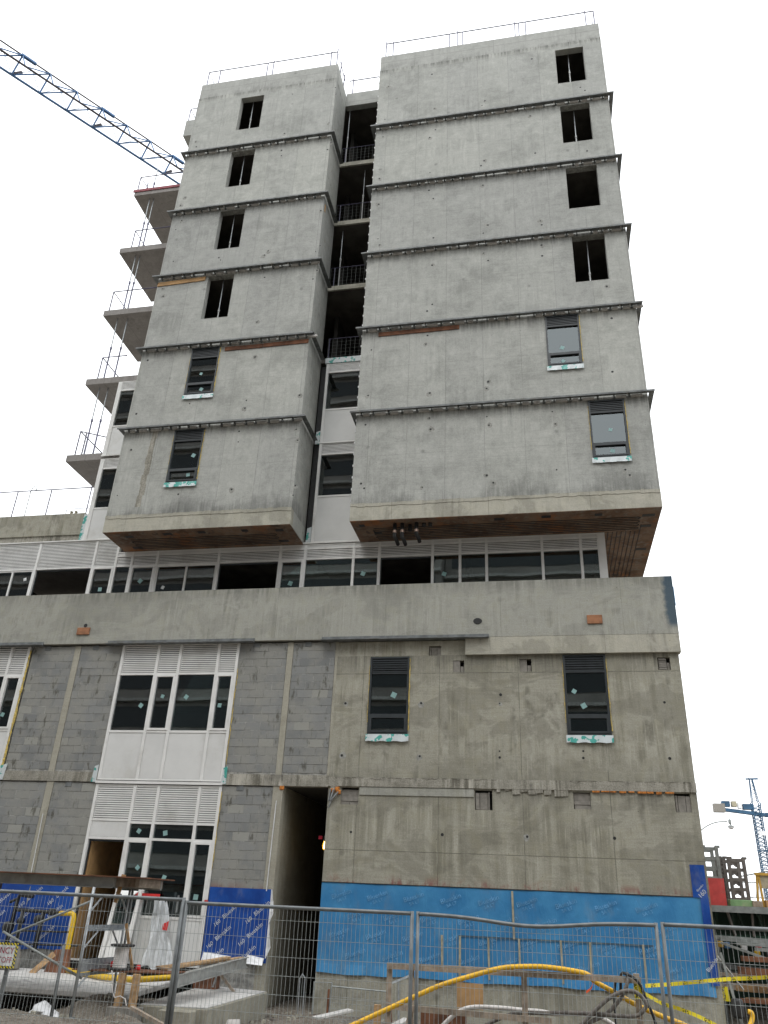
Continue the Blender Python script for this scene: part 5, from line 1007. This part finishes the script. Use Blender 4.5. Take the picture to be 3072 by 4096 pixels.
def rack(x0, x1, z0, z1, y0, y1, nr, mat, label):
    T = thing('form_rack', label, 'form rack', ((x0 + x1) / 2, y0, z0), 'ladder shaped form racks'); w_ = .085
    for x in (x0, x1 - w_):
        for y in (y0, y1): MB().box(x, x + w_, y, y + .07, z0, z1 + (.02 if y == y0 else -.03)).build('stile', mat, T)
        MB().box(x + .03, x + w_ + .05, y0 + .02, y0 + .14, z1 - .02, z1 + .04).build('hook', mat, T)
    for i in range(nr):
        z = z0 + (z1 - z0) * (i + .62) / nr
        for y in (y0, y1): MB().box(x0 + w_, x1 - w_, y + .01, y + .06, z, z + .085).build('rung', mat, T)
        if mat is M['rackbrown']:
            MB().hexa([(x0 + w_, y0 + .02, z - .09), (x0 + w_ + .03, y0 + .02, z - .09), (x0 + w_ + .03, y0 + .05, z - .09), (x0 + w_, y0 + .05, z - .09), (x0 + w_, y0 + .02, z), (x0 + w_ + .13, y0 + .02, z), (x0 + w_ + .13, y0 + .05, z), (x0 + w_, y0 + .05, z)]).build('gusset', mat, T)
            MB().hexa([(x1 - w_ - .03, y1 + .02, z - .09), (x1 - w_, y1 + .02, z - .09), (x1 - w_, y1 + .05, z - .09), (x1 - w_ - .03, y1 + .05, z - .09), (x1 - w_ - .13, y1 + .02, z), (x1 - w_, y1 + .02, z), (x1 - w_, y1 + .05, z), (x1 - w_ - .13, y1 + .05, z)]).build('gusset', mat, T)
    return T
rack(3.27, 3.72, 1.94, 3.36, 3.4, 4.1, 6, M['rackgrey'], 'tall light grey ladder rack just right of the podium corner')
rack(3.80, 4.02, 1.94, 3.15, 4.2, 4.6, 6, M['rackbrown'], 'narrow brown grey ladder rack between the other two racks')
rack(3.98, 4.44, 1.94, 3.12, 3.8, 4.5, 5, M['rackbrown'], 'brown grey ladder rack at the right, next to the low rail')
solo(MB().box(3.21, 3.66, 2.9, 2.94, 1.95, 2.58), 'red_board', M['redpanel'], 'faded red board standing in front of the light grey rack', 'board')
solo(MB().box(3.72, 4.28, 2.8, 3.1, 1.95, 2.10), 'green_board', M['greenbox'], 'faded green timber box on the form table', 'box', bevel=.01)
solo(MB().box(4.24, 4.48, 2.75, 2.95, 1.95, 2.09), 'timber_block', M['woodgrey'], 'pale timber block beside the green box', 'timber', bevel=.01)
T = thing('ochre_frame', 'ochre painted steel frame with a tan board at the right edge', 'frame', (4.6, 3.5, 1.94))
MB().bar((4.46, 3.2, 1.95), (4.56, 3.3, 2.72), .05, .05).build('leg', M['yellowsteel'], T); MB().bar((4.60, 3.2, 1.95), (4.60, 3.3, 2.72), .05, .05).build('leg', M['yellowsteel'], T); MB().box(4.62, 5.2, 3.28, 3.34, 2.4, 2.74).build('board', M['tan'], T); MB().box(4.5, 5.2, 3.24, 3.28, 2.70, 2.76).build('cross_bar', M['yellowsteel'], T); MB().box(4.62, 5.2, 3.0, 3.2, 1.95, 2.12).build('base_board', M['ply'], T)
T = thing('guard_rail', 'grey rail with uprights between the racks and the ochre frame', 'railing', (4.8, 5.5, 1.94), 'temporary guard rails')
MB().tube([(4.6, 5.4, 2.75), (5.4, 5.6, 2.92)], .02, 6).build('top_rail', M['rackgrey'], T); MB().tube([(4.6, 5.4, 2.60), (5.4, 5.6, 2.62)], .014, 6).build('mid_rail', M['rackgrey'], T); MB().tube([(4.6, 5.4, 2.22), (5.4, 5.6, 2.22)], .014, 6).build('bottom_rail', M['rackgrey'], T)
for i in range(7): MB().tube([(4.62 + i * .11, 5.4 + i * .028, 2.22), (4.62 + i * .11, 5.4 + i * .028, 2.6)], .008, 5).build('upright', M['rackgrey'], T)
rd = random.Random(11)
for i in range(9):
    z = .05 + (i % 5) * .2 + rd.uniform(0, .08); x = 2.95 + rd.uniform(0, .5); y = .6 + (i % 4) * .5; ln = rd.uniform(1.2, 2.6)
    solo(MB().bar((x, y, z), (x + ln, y + rd.uniform(-.3, .3), z + rd.uniform(-.08, .06)), rd.uniform(.1, .2), rd.uniform(.06, .14)), 'stacked_timber', (M['rustwood'], M['wood'], M['woodgrey'], M['steel'])[i % 4], '%s in the %s layer of the jumbled stack right of the podium' % (('red brown timber', 'pale sawn timber', 'weathered grey timber', 'dark steel bar')[i % 4], ('lowest', 'second', 'middle', 'fourth', 'topmost')[i % 5]), 'timber', 'jumbled timber stack')
solo(MB().bar((2.82, -.1, 1.0), (3.04, -.3, -.4), .05, .05), 'raking_prop', M['rackgrey'], 'grey steel strut leaning at the podium corner', 'prop'); solo(MB().bar((2.78, .2, .95), (3.3, .5, .3), .035, .02), 'pale_lath', M['pad'], 'thin pale lath behind the podium corner', 'lath')
solo(MB().bar((3.1, 1.3, 1.16), (4.1, 1.1, .86), .12, .05), 'grey_strut', M['rackgrey'], 'grey strut sloping across the dark yard', 'strut')
for i, (x, z, mt, nm_) in enumerate(((3.2, 1.12, 'yellowsteel', 'yellow'), (3.35, 1.1, 'crane', 'blue'), (3.72, 1.08, 'sheet', 'white'), (4.0, .95, 'gasyellow', 'bright yellow'), (4.05, 1.15, 'red', 'red'))): solo(MB().box(x - .06, x + .06, 1.9, 2.0, z - .07, z + .06), 'small_item', M[mt], 'small %s item lying among the yard clutter' % nm_, 'clutter', bevel=.01)
solo(MB().tube(smooth_path([(3.04, -1, .02), (3.10, -1, .0), (3.10, -1.0, -.1), (3.0, -1.05, -.25), (2.8, -1.1, -.45)]), .045, 10), 'corrugated_hose', M['yellow'], 'yellow hose end curling down at the lower right edge', 'hose', smooth=True)
solo(MB().lathe((0, 0, 0), [(.11, 0), (.12, .05), (.12, .3), (.1, .34)], 14), 'black_drum', M['black'], 'black drum end beside the yellow hose end', 'drum', smooth=True).location = (2.95, -.5, -.15)

# ================================================================== CRANES, STREET LAMP
Dj = Vector((.595, .804, 0)).normalized(); Nj = Vector((-Dj.y, Dj.x, 0)); A0 = Vector((-33.37, 7.59, 50.0)) - Dj * 1.88 * 5
T = thing('tower_crane', 'blue lattice crane jib reaching over the left tower', 'crane', (-3.0, 48.6, 0)); np_ = 31; pw_ = 1.88
def jp(i, k): return A0 + Dj * pw_ * i + (Vector((0, 0, 0)) if k == 0 else (-Nj * 1.26 if k == 1 else -Nj * .63 + Vector((0, 0, 1.5)) + Dj * .15))
for k, nm_, mt, r_ in ((0, 'lower_chord', 'crane', .085), (1, 'lower_chord', 'cranedark', .075), (2, 'upper_chord', 'cranedark', .055)): MB().tube([jp(0, k), jp(np_, k)], r_, 6).build(nm_, M[mt], T)
lc = MB()
for i in range(np_):
    lc.tube([jp(i, 0), jp(i, 2)], .06, 5, False); lc.tube([jp(i, 0), jp(i + 1, 2)], .052, 5, False); lc.tube([jp(i, 2), jp(i, 1) + Dj * .45], .05, 5, False); lc.tube([jp(i, 1) + Dj * .45, jp(i + 1, 2)], .045, 5, False); lc.tube([jp(i, 0), jp(i, 1) + Dj * .9], .022, 4, False); lc.tube([jp(i, 1) + Dj * .9, jp(i + 1, 0)], .022, 4, False)
lc.build('lattice', M['crane'], T, kind='stuff')
for i in range(2, np_, 3): MB().bar(jp(i, 2) - Dj * .1, jp(i, 2) + Dj * .9, .2, .15).build('chord_splice', M['crane'], T); MB().bar(jp(i, 0) + Vector((0, 0, .05)), jp(i, 0) + Dj * .5 + Vector((0, 0, .75)), .16, .16).build('lattice_plate', M['cranedark'], T)
bx, by = jp(np_, 0).x - Nj.x * .6 + Dj.x, jp(np_, 0).y - Nj.y * .6 + Dj.y
mm = MB()
for sx, sy in ((-1, -1), (1, -1), (1, 1), (-1, 1)): mm.tube([(bx + sx * .9, by + sy * .9, 0), (bx + sx * .9, by + sy * .9, 58)], .09, 6)
for i in range(29):
    for (a, b) in (((-1, -1), (1, -1)), ((1, -1), (1, 1)), ((1, 1), (-1, 1)), ((-1, 1), (-1, -1))): mm.tube([(bx + a[0] * .9, by + a[1] * .9, 2 * i), (bx + b[0] * .9, by + b[1] * .9, 2 * i + 2)], .05, 4, False)
mm.build('mast', M['crane'], T)
# distant crane on the right
K = (200 + 20.49) / 170.49
def cf(x, z): return (-.7453 + (x + .7453) * K, 200, 1.65 + (z - 1.65) * K)
T = thing('tower_crane', 'distant slate blue tower crane with loaded counter jib at the right edge', 'crane', (cf(39, 0)[0], 200, 0))
x0, x1 = cf(38.35, 0)[0], cf(39.75, 0)[0]; zt = cf(0, 22.0)[2]; zp = cf(0, 26.3)[2]; hw = (x1 - x0) / 2; xc = (x0 + x1) / 2
mm = MB()
for sx, sy in ((-1, -1), (1, -1), (1, 1), (-1, 1)): mm.tube([(xc + sx * hw, 200 + sy * hw, 0), (xc + sx * hw, 200 + sy * hw, zt)], .15, 5)
i = 0; z = 0
while z < zt - 1:
    for (a, b) in (((-1, -1), (1, -1)), ((1, -1), (1, 1)), ((1, 1), (-1, 1)), ((-1, 1), (-1, -1))):
        mm.tube([(xc + a[0] * hw, 200 + a[1] * hw, z), (xc + b[0] * hw, 200 + b[1] * hw, z + .85)], .085, 4, False); mm.tube([(xc + a[0] * hw, 200 + a[1] * hw, z + .85), (xc + b[0] * hw, 200 + b[1] * hw, z + .85)], .05, 4, False)
    z += .85
mm.build('mast', M['cranefar'], T)
hd = MB()
for sx, sy in ((-1, -1), (1, -1), (1, 1), (-1, 1)): hd.tube([(xc + sx * hw * .8, 200 + sy * hw * .8, zt), (xc + sx * .3 - .2, 200 + sy * .3, zp)], .12, 5)
for i in range(6):
    q = 1 - i / 7; z = zt + (zp - zt) * i / 6.2; hd.tube([(xc - hw * .8 * q, 200 - hw * .8 * q, z), (xc + hw * .8 * q, 200 - hw * .8 * q, z + .6)], .06, 4, False); hd.tube([(xc + hw * .8 * q, 200 - hw * .8 * q, z), (xc - hw * .8 * q, 200 - hw * .8 * q, z + .6)], .06, 4, False)
hd.bar((xc - 1.4, 200, zp), (xc + 1.5, 200, zp + .1), .5, .35).tube([(xc - .6, 200, zp), (xc - .6, 200, zp + .7)], .06, 5)
for a in (.3, 1.0, 1.5): hd.tube([(xc + a, 200, zp), (xc + a + 1.1, 200, zt - 1)], .035, 4)
hd.build('head_frame', M['cranefar'], T)
pa, pb = cf(31.5, 20.75), cf(40.5, 19.75); MB().bar(pa, pb, 1.6, .75).build('counter_jib', M['cranefar'], T); MB().bar(pb, (pb[0] + 40, 200, pb[2] + 1), 1.2, 1.0).build('jib', M['cranefar'], T)
p = cf(32.3, 21.0); MB().box(p[0] - 1.3, p[0] + 1.3, 199, 201, p[2] - 1.2, p[2] + .8).build('ballast', M['filler'], T)
for x, zc, w_, mt in ((33.6, 21.6, 1.5, 'cranefar'), (35.1, 21.6, .9, 'tan'), (36.1, 21.3, .7, 'sheet'), (37.6, 21.15, 2.0, 'cranefar')): p = cf(x, zc); MB().box(p[0] - w_ * .62, p[0] + w_ * .62, 199.2, 200.8, p[2] - .65, p[2] + .65).build('counter_jib_load', M[mt], T)
p = cf(39.3, 16.4); MB().box(p[0] - .9, p[0] + .9, 198.5, 199, p[2] - .5, p[2] + .5).build('climbing_cabin', M['sheet'], T); p = cf(39, 13.3); MB().box(p[0] - 1.6, p[0] + 1.6, 198.4, 198.7, p[2] - .1, p[2] + .1).build('collar', M['cranefar'], T)
T = thing('street_lamp', 'grey street lamp on a long curved arm right of the podium', 'street lamp', (8.6, 40, 0))
MB().tube([(8.6, 40, 0), (8.6, 40, 6.4)], .09, 8).build('pole', M['galvdull'], T); MB().tube(smooth_path([(8.6, 40, 6.3), (9.53, 40, 6.95), (10.14, 40, 7.34), (10.73, 40, 7.55), (11.4, 40, 7.61)]), .04, 8).build('arm', M['galvdull'], T)
MB().lathe((11.55, 40, 7.45), [(.05, 0), (.10, .02), (.10, .26), (.04, .32), (.02, .40)], 12).build('housing', M['galvdull'], T); MB().lathe((11.58, 40, 7.10), [(.03, 0), (.14, .05), (.2, .14), (.2, .17)], 14).build('globe', M['sheet'], T, smooth=True); MB().lathe((11.58, 40, 7.27), [(.22, 0), (.22, .03), (.08, .1), (.05, .18)], 14).build('cap', M['galvdull'], T)

# ================================================================== STREET BEHIND THE CAMERA (seen only as reflections in the glass)
def opposite(x0, x1, y0, h, label, flr=3.2):
    T = thing('opposite_building', label, 'building', ((x0 + x1) / 2, y0, 0)); MB().box(x0, x1, y0 - 14, y0, -.1, h).build('wall', M['brickface'], T); z = 1.2; k = 0
    while z + 2 < h:
        MB().box(x0 + .6, x1 - .6, y0 + .02, y0 + .06, z, z + 1.7).build('window_strip', M['dark'], T); MB().box(x0, x1, y0 + .001, y0 + .5, z + 2.1, z + 2.35).build('string_course', M['trim'], T); z += flr; k += 1
opposite(-70, -9, -42, 56, 'tall brown street block behind the viewer on the left'); opposite(-8.9, 45, -44, 38, 'lower brown street block behind the viewer on the right')
